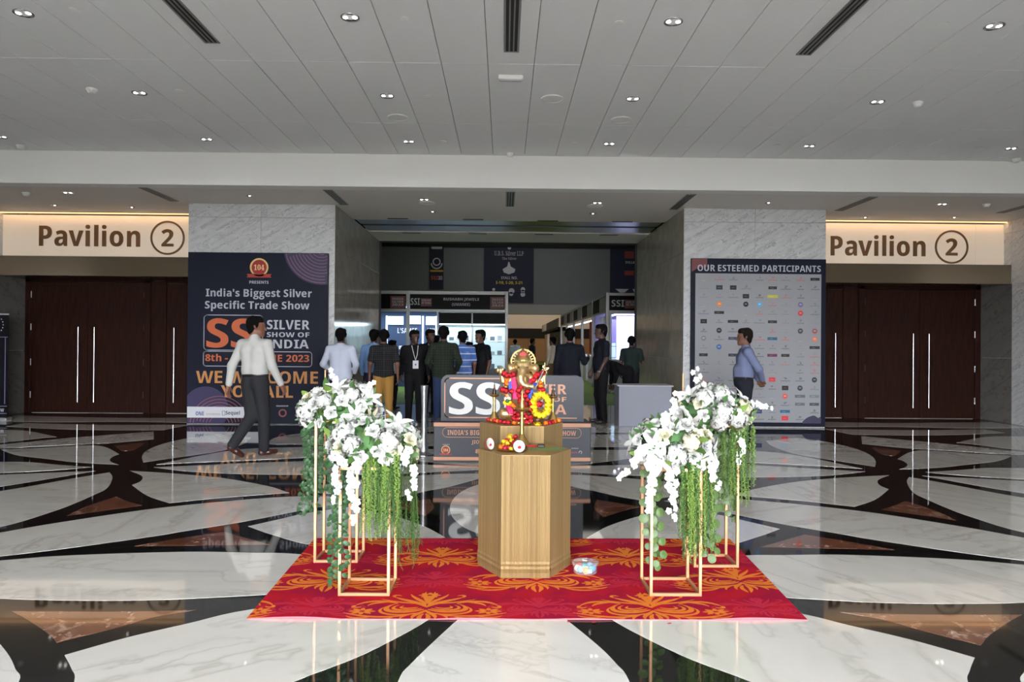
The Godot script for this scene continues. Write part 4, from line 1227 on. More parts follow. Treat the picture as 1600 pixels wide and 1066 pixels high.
func logo_sheet() -> StandardMaterial3D:
	# printed sheet: nine columns and eighteen rows of small marks
	var SX := 980
	var SY := 1160
	var im := Image.create(SX, SY, false, Image.FORMAT_RGB8)
	im.fill(col(141, 142, 148))
	var r := RandomNumberGenerator.new()
	r.seed = 44
	var cx := [0.068, 0.19, 0.3, 0.402, 0.51, 0.614, 0.718, 0.836, 0.95]
	var ry := [0.034, 0.094, 0.152, 0.206, 0.263, 0.323, 0.383, 0.437, 0.494, 0.549, 0.603, 0.658, 0.712, 0.768, 0.823, 0.876, 0.925, 0.971]
	var solid := {"0 8": col(30, 30, 32), "1 1": col(36, 48, 60), "1 2": col(28, 28, 30), "2 3": col(30, 30, 30), "4 1": col(34, 34, 36), "5 0": col(22, 22, 24), "5 2": col(28, 28, 30), "5 5": col(40, 42, 44), "1 5": col(44, 42, 30), "2 5": col(190, 180, 60), "7 5": col(40, 90, 116), "9 0": col(28, 24, 26), "8 8": col(46, 46, 48), "9 5": col(104, 40, 84), "9 6": col(40, 38, 36), "9 2": col(40, 42, 60), "13 6": col(34, 34, 30), "15 7": col(96, 100, 108), "15 8": col(70, 74, 80), "16 4": col(40, 52, 96), "16 6": col(40, 96, 130), "17 6": col(206, 48, 58), "12 5": col(206, 60, 70), "14 8": col(110, 122, 130), "14 7": col(96, 96, 98), "7 2": col(60, 62, 90)}
	var round_ := {"3 3": col(28, 28, 30), "4 7": col(206, 60, 56), "6 7": col(70, 72, 76), "14 6": col(210, 90, 76), "12 8": col(50, 52, 54), "3 4": col(90, 160, 210), "3 1": col(216, 130, 70), "13 7": col(60, 62, 70), "8 1": col(66, 100, 160), "7 8": col(214, 120, 90), "3 7": col(110, 100, 150), "6 8": col(150, 90, 84), "6 1": col(40, 40, 44), "7 0": col(120, 120, 124)}
	for j in 18:
		for i in 9:
			var x := int(cx[i] * SX)
			var y := int(ry[j] * SY)
			var key := "%d %d" % [j, i]
			if solid.has(key):
				var w := 32 + r.randi() % 10
				var h := (34 if key in ["1 1", "1 2", "5 0", "13 6", "16 4", "17 6", "12 5", "2 3"] else 22)
				if h > 30:
					w = 25
				im.fill_rect(Rect2i(x - w, y - h / 2, w * 2, h), solid[key])
				for q in 3:
					im.fill_rect(Rect2i(x - w / 2 + 8 * q, y - 3 + r.randi() % 4, 6, 4), solid[key].lightened(0.35))
			elif round_.has(key):
				for dy in range(-21, 22):
					var hw := int(sqrt(21.0 * 21.0 - dy * dy))
					im.fill_rect(Rect2i(x - hw, y + dy, hw * 2, 1), round_[key])
				im.fill_rect(Rect2i(x - 9, y - 5, 18, 8), round_[key].lightened(0.4))
			else:
				var c := Color.from_hsv(r.randf(), 0.12, r.randf_range(0.3, 0.6))
				if r.randf() < 0.12:
					c = col(190, 84, 74)
				# a little mark above a line of tiny letters
				var mw := 5 + r.randi() % 9
				var yy := y - 16
				for q in 2 + r.randi() % 3:
					im.fill_rect(Rect2i(x - mw + r.randi() % mw, yy + 5 * q, mw + r.randi() % 8, 2 + r.randi() % 3), c)
				var tw := 24 + r.randi() % 18
				var xx := x - tw
				while xx < x + tw:
					var lw := 3 + r.randi() % 4
					im.fill_rect(Rect2i(xx, y + 6 + r.randi() % 2, lw, 7), c)
					im.fill_rect(Rect2i(xx + 1, y + 8, maxi(1, lw - 2), 2), col(142, 144, 150))
					xx += lw + 2
				if r.randf() < 0.4:
					im.fill_rect(Rect2i(x - tw / 2, y + 17, tw, 2), c.lightened(0.3))
	return textured(ImageTexture.create_from_image(im), 0.6)

# ------------------------------------------------------------------ SSI counter sign behind the podiums
func build_counter_sign() -> void:
	var t := thing("counter_sign", "low slate-grey reception sign block with large white SS letters behind the podiums", "sign", Vector3(-0.9, 0, -8.45))
	bx0 = 678.0; by1 = 723.5; bsx = 1.92 / 245.0; bsy = 1.92 / 245.0
	var slate := mat(col(52, 54, 64), 0.5)
	var peach := mat(col(196, 140, 108), 0.45)
	boxed("base", Vector3(0.96, 0.245, -0.25), Vector3(1.92, 0.49, 0.5), slate, t, 0.006)
	boxed("plinth_line", Vector3(0.96, 0.045, 0.004), Vector3(1.92, 0.04, 0.012), peach, t)
	boxed("plinth_line", Vector3(0.96, 0.46, 0.004), Vector3(1.92, 0.045, 0.012), peach, t)
	var g := G.new()
	g.plate(rounded(0.075, 0.49, 1.845, 1.06, 0.09, [1, 1, 0, 0]), -0.3, -0.12)
	put(g, "backboard", slate, t)
	var z := -0.12
	outline("logo_frame", peach, t, 693.5, 593.5, 797, 655.3, 0.05, 0.014, z)
	var white := mat(col(214, 214, 212), 0.4)
	for q in [[700.5, 738.0, "S"], [742.7, 781.0, "S"], [785.5, 793.5, "I"]]:
		var a := bp(q[0], 650.5)
		var b := bp(q[1], 599.5)
		letters("large_letter", q[2], white, t, a.x, a.y, b.x, b.y, z, "Droid Sans", 700, 0.03)
	g = G.new()
	ribbon(g, PackedVector2Array([bp(797, 655.3), bp(902, 655.3)]), 0.012, z, z + 0.003, false)
	put(g, "underline", peach, t)
	for q in [["SILVER", 805, 602, 886, 617.5], ["SHOW OF", 807, 622, 886, 629.5], ["INDIA", 806, 634, 886, 649.3]]:
		line_in("logo_words", q[0], peach, t, q[1], q[2], q[3], q[4], z)
	outline("pill_frame", peach, t, 692, 669.5, 908, 684.5, 0.055, 0.006, 0.0)
	line_in("slogan_text", "INDIA'S BIGGEST SILVER SPECIFIC TRADE SHOW", peach, t, 699.5, 673.5, 900, 681, 0.001)
	line_in("place_text", "JIO WORLD CONVENTION CENTRE", peach, t, 737, 689, 864, 696, 0.001)
	line_in("date_text", "8 - 11 JUNE 2023", peach, t, 743, 703, 858, 711, 0.001)
	emblem(t, 697, 704.5, 7.0)
	line_in("small_text", "ORGANISED BY", silver_(), t, 692, 695.3, 703, 696.6, 0.001)
	line_in("small_text", "SUPPORTED BY", silver_(), t, 893, 700, 904, 701.6, 0.001)
	line_in("small_text", "JAIN", mat(col(150, 60, 70), 0.5), t, 891, 706, 902, 709.5, 0.001)
	g = G.new()
	ring(g, bp(907, 707).x, bp(907, 707).y, 1.6 * bsx, 2.6 * bsx, 0.0, 0.002, 16, -1.2, 3.6)
	put(g, "small_mark", silver_(), t)

func silver_() -> Material:
	return mat(col(168, 170, 182), 0.5)

# ------------------------------------------------------------------ carpet
func bez(a: Vector2, b: Vector2, c: Vector2, d: Vector2, t: float) -> Vector2:
	return a.bezier_interpolate(b, c, d, t)

func stroke(im: Image, o: Vector2, s: Vector2, p: Array, w: float, c: Color) -> void:
	for mir in [1.0, -1.0]:
		for k in 70:
			var t := k / 69.0
			var q := bez(p[0], p[1], p[2], p[3], t)
			var r := w * 1.25 * sin(PI * clampf(0.12 + 0.86 * t, 0.0, 1.0)) * absf(s.x) + 0.8
			var x = o.x + q.x * s.x * mir
			var y := o.y - q.y * s.y
			var ry := r * 0.75
			for dy in range(-int(ry), int(ry) + 1):
				var hw := int(r * sqrt(maxf(0.0, 1.0 - dy * dy / (ry * ry + 0.01))))
				var yy := int(y) + dy
				if yy < 0 or yy >= im.get_height():
					continue
				var x0 := clampi(int(x) - hw, 0, im.get_width())
				var x1 := clampi(int(x) + hw + 1, 0, im.get_width())
				if x1 > x0:
					im.fill_rect(Rect2i(x0, yy, x1 - x0, 1), c)

func motif(im: Image, o: Vector2, s: Vector2, c: Color) -> void:
	var V := func(x, y): return Vector2(x, y)
	for q in [
		[[0.04, -0.1], [0.34, -0.4], [0.72, -0.16], [0.4, 0.24], 0.034], [[0.07, -0.04], [0.3, -0.24], [0.56, -0.1], [0.36, 0.16], 0.022],
		[[0.12, 0.02], [0.26, -0.1], [0.4, -0.02], [0.3, 0.1], 0.018], [[0.02, -0.2], [0.3, -0.6], [0.8, -0.3], [0.5, 0.1], 0.02],
		[[0.4, 0.24], [0.6, 0.46], [0.86, 0.36], [0.94, 0.12], 0.026], [[0.5, 0.34], [0.62, 0.3], [0.74, 0.26], [0.78, 0.1], 0.022],
		[[0.94, 0.12], [1.02, 0.02], [0.9, -0.04], [0.86, 0.06], 0.02], [[0.22, -0.4], [0.5, -0.58], [0.82, -0.5], [1.06, -0.26], 0.026],
		[[0.4, -0.52], [0.55, -0.7], [0.72, -0.7], [0.86, -0.6], 0.022], [[0.66, -0.48], [0.8, -0.6], [0.94, -0.56], [1.0, -0.44], 0.018],
		[[0.0, 0.04], [0.1, 0.3], [0.32, 0.42], [0.46, 0.6], 0.034], [[0.02, 0.16], [0.06, 0.4], [0.2, 0.52], [0.26, 0.78], 0.024],
		[[0.0, 0.24], [0.02, 0.5], [0.08, 0.7], [0.06, 0.92], 0.024], [[0.08, 0.22], [0.24, 0.26], [0.44, 0.3], [0.64, 0.5], 0.018],
		[[0.46, 0.6], [0.52, 0.7], [0.44, 0.76], [0.38, 0.68], 0.018], [[0.0, -0.14], [0.06, -0.32], [0.18, -0.42], [0.14, -0.6], 0.024],
		[[0.02, -0.34], [0.09, -0.5], [0.05, -0.62], [0.02, -0.78], 0.022], [[0.14, -0.3], [0.24, -0.4], [0.3, -0.46], [0.3, -0.62], 0.018]]:
		stroke(im, o, s, [V.call(q[0][0], q[0][1]), V.call(q[1][0], q[1][1]), V.call(q[2][0], q[2][1]), V.call(q[3][0], q[3][1])], q[4], c)
	for k in 9:
		var a := PI * k / 8.0
		for rr in [[0.82, -0.2, 0.17], [0.0, 0.72, 0.15]]:
			var b := Vector2(rr[0] + cos(a * 2.0) * 0.05, rr[1] + sin(a * 2.0) * 0.05)
			var e := Vector2(rr[0] + cos(a * 2.0) * rr[2], rr[1] + sin(a * 2.0) * rr[2])
			stroke(im, o, s, [b, b.lerp(e, 0.3), b.lerp(e, 0.7), e], 0.022, c)

func build_carpet() -> void:
	var X := 1536
	var Y := 768
	var im := Image.create(X, Y, false, Image.FORMAT_RGB8)
	var nz := FastNoiseLite.new()
	nz.seed = 21
	nz.frequency = 0.006
	for y in Y:
		for x in X:
			var t := nz.get_noise_2d(x, y)
			im.set_pixel(x, y, col(174, 24, 40).lerp(col(150, 20, 52), clampf(0.5 + t * 1.6, 0.0, 1.0)))
	var ghost := col(182, 40, 62)
	var gold := col(214, 122, 44)
	for r in 5:
		for k in 5:
			motif(im, Vector2(480.0 + 640.0 * (k - 1) + (320.0 if r % 2 == 0 else 0.0), 690.0 - 227.0 * r), Vector2(150, 90), ghost)
	for r in 5:
		for k in 5:
			motif(im, Vector2(480.0 + 640.0 * (k - 1) + (-320.0 if r % 2 == 1 else 0.0), 690.0 - 227.0 * r), Vector2(215, 132), gold)
	var m := textured(ImageTexture.create_from_image(im), 0.95)
	m.metallic_specular = 0.2
	var c := [Vector2(-1.384, -3.632), Vector2(1.566, -3.64), Vector2(1.65, -5.16), Vector2(-1.435, -5.125)]
	var g := G.new()
	var nx := 60
	var nzz := 24
	var rows := []
	for j in nzz + 1:
		var row := []
		for i in nx + 1:
			var s := float(i) / nx
			var t := float(j) / nzz
			var a: Vector2 = c[0].lerp(c[1], s)
			var b: Vector2 = c[3].lerp(c[2], s)
			var p := a.lerp(b, t)
			var lift := 0.005
			if t < 0.12:
				lift += (0.12 - t) / 0.12 * 0.012 * maxf(0.0, sin(s * 19.0) * sin(s * 5.0 + 0.6))
			row.append(g.vert(Vector3(p.x, lift, p.y), Vector3.UP, Vector2(s, 1.0 - t)))
		rows.append(row)
	for j in nzz:
		for i in nx:
			g.quad(rows[j][i], rows[j][i + 1], rows[j + 1][i + 1], rows[j + 1][i])
	var rug := thing("carpet", "red carpet with orange and gold scrollwork lying under the podiums", "carpet")
	put(g, "pile", m, rug)
	g = G.new()
	for e in [[0, 1], [1, 2], [2, 3], [3, 0]]:
		var a: Vector2 = c[e[0]]
		var b: Vector2 = c[e[1]]
		var d := (b - a).normalized()
		for k in 60:
			var p := a.lerp(b, k / 60.0)
			var q := a.lerp(b, (k + 1) / 60.0)
			var f := func(s): return 0.004 + (0.012 * maxf(0.0, sin(s * 19.0) * sin(s * 5.0 + 0.6)) if e[0] == 0 else 0.0)
			var h0: float = f.call(k / 60.0)
			var h1: float = f.call((k + 1) / 60.0)
			g.face([Vector3(p.x, 0.0005, p.y), Vector3(q.x, 0.0005, q.y), Vector3(q.x, h1 + 0.001, q.y), Vector3(p.x, h0 + 0.001, p.y)], Vector3(-d.y, 0, d.x))
	put(g, "edge", mat(col(176, 96, 104), 0.9), rug)

# ------------------------------------------------------------------ golden podiums
func hexa(a: float) -> PackedVector2Array:
	var o := PackedVector2Array()
	for k in 6:
		var t := deg_to_rad(60.0 * k)
		o.append(Vector2(cos(t) * a, sin(t) * a))
	return o

func foil() -> StandardMaterial3D:
	# ribbed gold foil: fine upright ribs
	var r := RandomNumberGenerator.new()
	r.seed = 5
	var w := 512
	var im := Image.create(w, 8, false, Image.FORMAT_RGB8)
	var hm := Image.create(w, 8, false, Image.FORMAT_RGB8)
	var t := 0.5
	for x in w:
		t = clampf(t + r.randf_range(-0.16, 0.16), 0.0, 1.0)
		var rib := 0.5 + 0.5 * sin(x * TAU / 8.0)
		var c := col(104, 82, 48).lerp(col(150, 125, 82), clampf(0.25 + 0.3 * rib + 0.45 * t, 0.0, 1.0))
		im.fill_rect(Rect2i(x, 0, 1, 8), c)
		var h := 0.35 * rib + 0.5 * t
		hm.fill_rect(Rect2i(x, 0, 1, 8), Color(h, h, h))
	hm.bump_map_to_normal_map(5.0)
	var m := textured(ImageTexture.create_from_image(im), 0.45, Vector3.ONE, 0, 0.35)
	m.normal_enabled = true
	m.normal_texture = ImageTexture.create_from_image(hm)
	m.normal_scale = 1.2
	return m

func podium(label: String, at: Vector3, a: float, h: float, m: Material, creased: bool) -> void:
	var t := thing("podium", label, "podium", at)
	var hx := hexa(a)
	for k in 6:
		var p := hx[k]
		var q := hx[(k + 1) % 6]
		var mid := (p + q) * 0.5
		var nn := Vector3(mid.x, 0, mid.y).normalized()
		var g := G.new()
		var ys := [0.0, 0.03, 0.055, 0.07, 0.085, 0.1, h] if creased else [0.0, h]
		var off := [0.002, 0.001, 0.006, 0.001, 0.004, 0.0, 0.0] if creased else [0.0, 0.0]
		for j in ys.size() - 1:
			var d0: Vector3 = nn * off[j]
			var d1: Vector3 = nn * off[j + 1]
			var ny := Vector3(nn.x, (off[j] - off[j + 1]) / (ys[j + 1] - ys[j]), nn.z).normalized()
			g.face([Vector3(p.x, ys[j], p.y) + d0, Vector3(q.x, ys[j], q.y) + d0, Vector3(q.x, ys[j + 1], q.y) + d1, Vector3(p.x, ys[j + 1], p.y) + d1], ny, [Vector2(0.17 * k, ys[j]), Vector2(0.17 * k + 1.0, ys[j]), Vector2(0.17 * k + 1.0, ys[j + 1]), Vector2(0.17 * k, ys[j + 1])])
		put(g, "side_panel", m, t)
	var g := G.new()
	g.prism(hexa(a + 0.001), h - 0.004, h)
	put(g, "top_panel", mat(col(150, 122, 78), 0.5, 0.3), t)

func build_podiums() -> void:
	var m := foil()
	podium("hexagonal podium wrapped in gold ribbed foil with the offerings on top", Vector3(0.092, 0.0065, -4.53), 0.302, 0.7565, m, true)
	podium("taller hexagonal gold podium carrying the golden statue", Vector3(0.081, 0.0065, -5.075), 0.304, 0.8705, m, false)

# ------------------------------------------------------------------ statue
var pom := {}
func pompom(n: int, seed_: int) -> ArrayMesh:
	# marigold-like ball of short petals, radius 1
	var key := "%d %d" % [n, seed_]
	if pom.has(key):
		return pom[key]
	var r := RandomNumberGenerator.new()
	r.seed = seed_
	var g := G.new()
	g.ball(Vector3.ZERO, Vector3.ONE * 0.72, 8, 5)
	for k in n:
		var y := 1.0 - 2.0 * (k + 0.5) / n
		var q := sqrt(1.0 - y * y)
		var a := k * 2.39996
		var d := Vector3(cos(a) * q, y, sin(a) * q)
		var s := d.cross(Vector3(r.randf() - 0.5, r.randf() - 0.5, r.randf() - 0.5)).normalized()
		var u := s.cross(d)
		var w := 0.3
		var i0 := g.vert(d * 0.6, d)
		g.vert(d * 0.86 + s * w, (d + s * 0.5).normalized())
		g.vert(d * r.randf_range(0.98, 1.1) + u * 0.25, (d - u * 0.4).normalized())
		g.vert(d * 0.86 - s * w, (d - s * 0.5).normalized())
		g.quad(i0, i0 + 1, i0 + 2, i0 + 3)
	pom[key] = g.mesh()
	return pom[key]

func bloom(parent: Node, called: String, at: Vector3, r: float, c: Color) -> MeshInstance3D:
	var o := put(pompom(56, 1 + rng.randi() % 3), called, mat(c, 0.7), parent)
	o.position = at
	o.scale = Vector3(r, r * 0.85, r)
	o.rotation = Vector3(rng.randf() * 0.6, rng.randf() * TAU, rng.randf() * 0.6)
	return o

var RED := col(176, 12, 30)
var ORANGE := col(246, 122, 24)
var YELLOW := col(246, 208, 28)
var MAGENTA := col(214, 22, 92)

func iz(zx: float, zy: float, z: float) -> Vector3:
	return Vector3((zx - 435.0) / 1328.0, (790.0 - zy) / 1328.0, z)

func cloth_strip(parent: Node, called: String, pts: Array, w: float, c: Color) -> void:
	var g := G.new()
	var rows := []
	for i in pts.size():
		var row := []
		for j in 9:
			var s := (j / 8.0 - 0.5) * w
			row.append(pts[i] + Vector3(s, 0, 0.006 * sin(j * 2.2 + i * 0.7)))
		rows.append(row)
	g.sheet(rows)
	put(g, called, mat(c, 0.5), parent)

func build_idol() -> void:
	var at := Vector3(0.088, 0.877, -5.06)
	var t := thing("deity_statue", "golden elephant-headed deity statue with a ring halo, draped with garlands on the taller podium", "statue", at)
	var P := []
	var add := func(a: Vector3, b: Vector3, ra: float, rb: float): P.append([a, b, ra, rb])
	add.call(Vector3(0, 0.16, 0.01), Vector3(0, 0.19, 0.015), 0.088, 0.082)
	add.call(Vector3(0, 0.24, 0.0), Vector3(0, 0.3, 0.0), 0.072, 0.06)
	add.call(Vector3(0, 0.3, 0), Vector3(0, 0.37, 0.01), 0.045, 0.045)
	for s in [-1.0, 1.0]:
		add.call(Vector3(0.05 * s, 0.075, 0.02), Vector3(0.135 * s, 0.07, 0.05), 0.045, 0.038)
		add.call(Vector3(0.135 * s, 0.068, 0.05), Vector3(-0.01 * s, 0.06, 0.1), 0.033, 0.022)
		add.call(Vector3(-0.01 * s, 0.06, 0.1), Vector3(-0.04 * s, 0.062, 0.105), 0.02, 0.014)
		add.call(Vector3(0.06 * s, 0.325, 0), Vector3(0.095 * s, 0.315, 0.0), 0.035, 0.03)
		# raised rear arms
		add.call(Vector3(0.095 * s, 0.315, 0), Vector3(0.145 * s, 0.3, 0.0), 0.022, 0.018)
		add.call(Vector3(0.145 * s, 0.3, 0.0), Vector3(0.158 * s, 0.365, 0.01), 0.017, 0.013)
		add.call(Vector3(0.158 * s, 0.365, 0.01), Vector3(0.162 * s, 0.385, 0.015), 0.016, 0.014)
		# front arms
		add.call(Vector3(0.09 * s, 0.305, 0.01), Vector3(0.145 * s, 0.23, 0.04), 0.024, 0.02)
		add.call(Vector3(0.145 * s, 0.23, 0.04), Vector3(0.115 * s, 0.18, 0.095), 0.019, 0.014)
		add.call(Vector3(0.115 * s, 0.18, 0.095), Vector3(0.112 * s, 0.205, 0.11), 0.017, 0.013)
		add.call(Vector3(0.026 * s, 0.445, 0.035), Vector3(0.022 * s, 0.425, 0.05), 0.032, 0.03)
		add.call(Vector3(0.035 * s, 0.345, 0.075), Vector3(0.045 * s, 0.325, 0.105), 0.011, 0.006)
	add.call(Vector3(0, 0.41, 0.025), Vector3(0, 0.4, 0.04), 0.06, 0.052)
	var tr := [[430, 290, 0.085, 0.03], [412, 340, 0.105, 0.024], [416, 385, 0.113, 0.02], [440, 415, 0.116, 0.017], [480, 428, 0.116, 0.014], [525, 434, 0.114, 0.012], [546, 458, 0.112, 0.009]]
	for k in tr.size() - 1:
		add.call(iz(tr[k][0], tr[k][1], tr[k][2]), iz(tr[k + 1][0], tr[k + 1][1], tr[k + 1][2]), tr[k][3], tr[k + 1][3])
	var g := G.new()
	g.blob(P, 0.0065, 0.018)
	put(g, "figure", M.idol_gold, t)
	for s in [-1.0, 1.0]:
		g = G.new()
		g.blob([[Vector3(0.06 * s, 0.4, 0.015), Vector3(0.088 * s, 0.4, 0.022), 0.026, 0.03], [Vector3(0.088 * s, 0.39, 0.022), Vector3(0.092 * s, 0.34, 0.03), 0.028, 0.012]], 0.005, 0.02)
		var ear := put(g, "ear", M.idol_gold, t)
		g = G.new()
		g.ball(Vector3(0.094 * s, 0.33, 0.04), Vector3.ONE * 0.008, 8, 5)
		put(g, "earring", mat(RED, 0.4), ear)
		g = G.new()
		g.ball(Vector3(0.03 * s, 0.405, 0.088), Vector3(0.008, 0.005, 0.004), 8, 6)
		put(g, "eye", mat(col(30, 22, 16), 0.3), t)
	g = G.new()
	g.lathe([Vector2(0.058, 0.445), Vector2(0.062, 0.455), Vector2(0.056, 0.462), Vector2(0.05, 0.485), Vector2(0.04, 0.492), Vector2(0.032, 0.51), Vector2(0.018, 0.516), Vector2(0.012, 0.528), Vector2(0.004, 0.54), Vector2(0.0, 0.545)], Vector3(0, 0, 0.02), 24)
	put(g, "crown", M.brass, t)
	g = G.new()
	for k in 9:
		var a := lerpf(-1.1, 1.1, k / 8.0)
		g.ball(Vector3(sin(a) * 0.062, 0.452, 0.02 + cos(a) * 0.062), Vector3.ONE * 0.005, 6, 4)
	put(g, "crown_beads", mat(col(120, 150, 96), 0.4), t)
	g = G.new()
	for k in 5:
		var a := PI / 2 + TAU * k / 5.0
		g.petal(Vector3(0, 0.492, 0.066), Vector3(cos(a), sin(a), 0.1).normalized(), Vector3(0, 0, 1), 0.028, 0.024, 0.1, 0.1)
	put(g, "crown_flower", mat(RED, 0.6), t)
	# halo
	g = G.new()
	var hc := Vector2(0.004, 0.444)
	ring(g, hc.x, hc.y, 0.082, 0.093, -0.04, -0.028, 48)
	ring(g, hc.x, hc.y, 0.058, 0.064, -0.04, -0.03, 48)
	for k in 22:
		var a := TAU * k / 22.0
		var d := Vector2(cos(a), sin(a))
		var s := Vector2(-d.y, d.x)
		g.plate(PackedVector2Array([hc + d * 0.062 - s * 0.003, hc + d * 0.072 - s * 0.006, hc + d * 0.084, hc + d * 0.072 + s * 0.006, hc + d * 0.062 + s * 0.003]), -0.038, -0.031)
		g.ball(Vector3(hc.x + d.x * 0.094, hc.y + d.y * 0.094, -0.034), Vector3.ONE * 0.0045, 6, 4)
	g.tube([Vector3(0, 0.33, -0.034), Vector3(0, 0.385, -0.034)], [0.012], 8)
	put(g, "halo", mat(col(150, 122, 78), 0.5, 0.6), t)
	g = G.new()
	g.lathe([Vector2(0.0, 0.0), Vector2(0.15, 0.0), Vector2(0.155, 0.012), Vector2(0.145, 0.022), Vector2(0.14, 0.035), Vector2(0.15, 0.045), Vector2(0.14, 0.052), Vector2(0.0, 0.055)], Vector3.ZERO, 32)
	put(g, "pedestal", M.brass, t)
	# things in the raised hands
	g = G.new()
	g.ball(iz(196, 285, 0.02), Vector3(0.016, 0.02, 0.016), 10, 6)
	g.lathe([Vector2(0.012, 0.0), Vector2(0.014, 0.012), Vector2(0.006, 0.02), Vector2(0.0, 0.036)], iz(240, 285, 0.02), 12)
	put(g, "conch", M.idol_gold, t)
	g = G.new()
	for k in 4:
		var a := TAU * k / 4.0 + 0.4
		g.petal(iz(648, 275, 0.02), Vector3(cos(a), sin(a), 0), Vector3(0, 0, 1), 0.032, 0.018, 0.0, 0.2)
	g.ball(iz(648, 262, 0.02), Vector3.ONE * 0.014, 10, 6)
	g.tube([iz(648, 240, 0.02), iz(648, 205, 0.02)], [0.005, 0.002], 6)
	g.tube([iz(650, 330, 0.015), iz(650, 420, 0.015)], [0.008, 0.006], 8)
	put(g, "lotus_axe", M.idol_gold, t)
	g = G.new()
	g.tube([iz(632, 285, 0.07), iz(548, 455, 0.12)], [0.0045], 8)
	put(g, "rod", M.steel_soft, t)
	# robes
	cloth_strip(t, "robe", [iz(345, 355, 0.075), iz(352, 420, 0.085), iz(358, 490, 0.1), iz(362, 555, 0.11)], 0.036, MAGENTA)
	cloth_strip(t, "robe", [iz(315, 390, 0.07), iz(318, 430, 0.085), iz(325, 490, 0.09)], 0.03, col(48, 84, 190))
	cloth_strip(t, "robe", [iz(530, 360, 0.07), iz(520, 400, 0.085)], 0.045, MAGENTA)
	cloth_strip(t, "robe", [iz(556, 400, 0.07), iz(545, 440, 0.085), iz(505, 500, 0.1), iz(490, 565, 0.108)], 0.026, col(48, 84, 190))
	cloth_strip(t, "robe", [iz(300, 620, 0.1), iz(315, 650, 0.12), iz(325, 700, 0.125)], 0.045, MAGENTA)
	# garlands: strings of blossoms laid over the statue
	var gl := thing("flower_garland", "long red rose garland hung over the shoulders and chest of the golden statue", "garland", at)
	for q in [[255, 318, 0.05], [285, 330, 0.06], [322, 330, 0.07], [258, 470, 0.075], [395, 470, 0.115], [405, 520, 0.12], [410, 570, 0.125], [440, 600, 0.13], [475, 560, 0.12], [480, 480, 0.11], [560, 340, 0.07], [535, 375, 0.08], [625, 305, 0.05], [395, 700, 0.13], [430, 735, 0.135], [505, 720, 0.135], [510, 755, 0.135], [390, 740, 0.135], [360, 680, 0.12], [600, 470, 0.09], [625, 468, 0.09], [240, 470, 0.07], [275, 478, 0.08], [345, 320, 0.08], [575, 320, 0.07], [420, 440, 0.118], [455, 520, 0.12], [425, 630, 0.135], [470, 640, 0.135], [450, 690, 0.14], [475, 720, 0.14], [400, 655, 0.13], [505, 650, 0.13], [420, 765, 0.14], [470, 765, 0.145], [350, 730, 0.13], [330, 480, 0.09], [510, 600, 0.125]]:
		bloom(gl, "rose", iz(q[0], q[1], q[2]), 0.0235, RED)
	var go := thing("flower_garland", "orange marigold garland pieces on both shoulders of the golden statue", "garland", at)
	for q in [[280, 380, 0.07], [280, 412, 0.075], [605, 400, 0.07], [605, 432, 0.075], [340, 610, 0.12], [358, 632, 0.125]]:
		bloom(go, "marigold", iz(q[0], q[1], q[2]), 0.02, ORANGE)
	var gy := thing("flower_garland", "yellow marigold garland looped over the right hand of the golden statue", "garland", at)
	for k in 15:
		var a := TAU * k / 15.0
		bloom(gy, "marigold", iz(605 + 72 * cos(a), 605 + 100 * sin(a), 0.125 + 0.004 * (k % 2)), 0.029, YELLOW)
	bloom(gy, "rose", iz(592, 600, 0.12), 0.026, RED)
	bloom(gy, "marigold", iz(572, 795, 0.165), 0.03, YELLOW)
	bloom(gy, "leaf_tuft", iz(575, 745, 0.14), 0.018, col(120, 84, 60))
	var gw := thing("flower_garland", "short white and yellow garland on the left hand of the golden statue", "garland", at)
	for q in [[265, 590, 0.115, YELLOW], [290, 600, 0.12, YELLOW], [315, 585, 0.118, YELLOW], [275, 550, 0.115, col(244, 236, 216)], [302, 545, 0.118, col(244, 236, 216)], [285, 520, 0.115, col(236, 150, 110)], [290, 570, 0.122, col(70, 110, 50)]]:
		bloom(gw, "blossom", iz(q[0], q[1], q[2]), 0.017, q[3])
	# loose blossoms along the front edge of the podium
	var n := 0
	for q in [[108, -0.02, RED], [140, 0.01, ORANGE], [168, 0.035, RED], [196, 0.06, ORANGE], [222, 0.085, RED], [262, 0.13, RED], [300, 0.15, RED], [355, 0.17, ORANGE], [650, 0.17, ORANGE], [690, 0.14, RED], [718, 0.1, RED], [735, 0.07, ORANGE], [790, -0.01, ORANGE]]:
		n += 1
		var o := bloom(self, "loose_blossom", at + Vector3((q[0] - 435.0) / 1328.0, 0.0165, q[1] + 0.012), 0.019, q[2])
		o.name = numbered("loose_blossom_head")
		o.rotation = Vector3(0, rng.randf() * TAU, 0)
		tag(o, ("red rose head" if q[2] == RED else "orange marigold head") + " lying along the front edge of the taller podium", "flower", "loose blossoms around the statue")

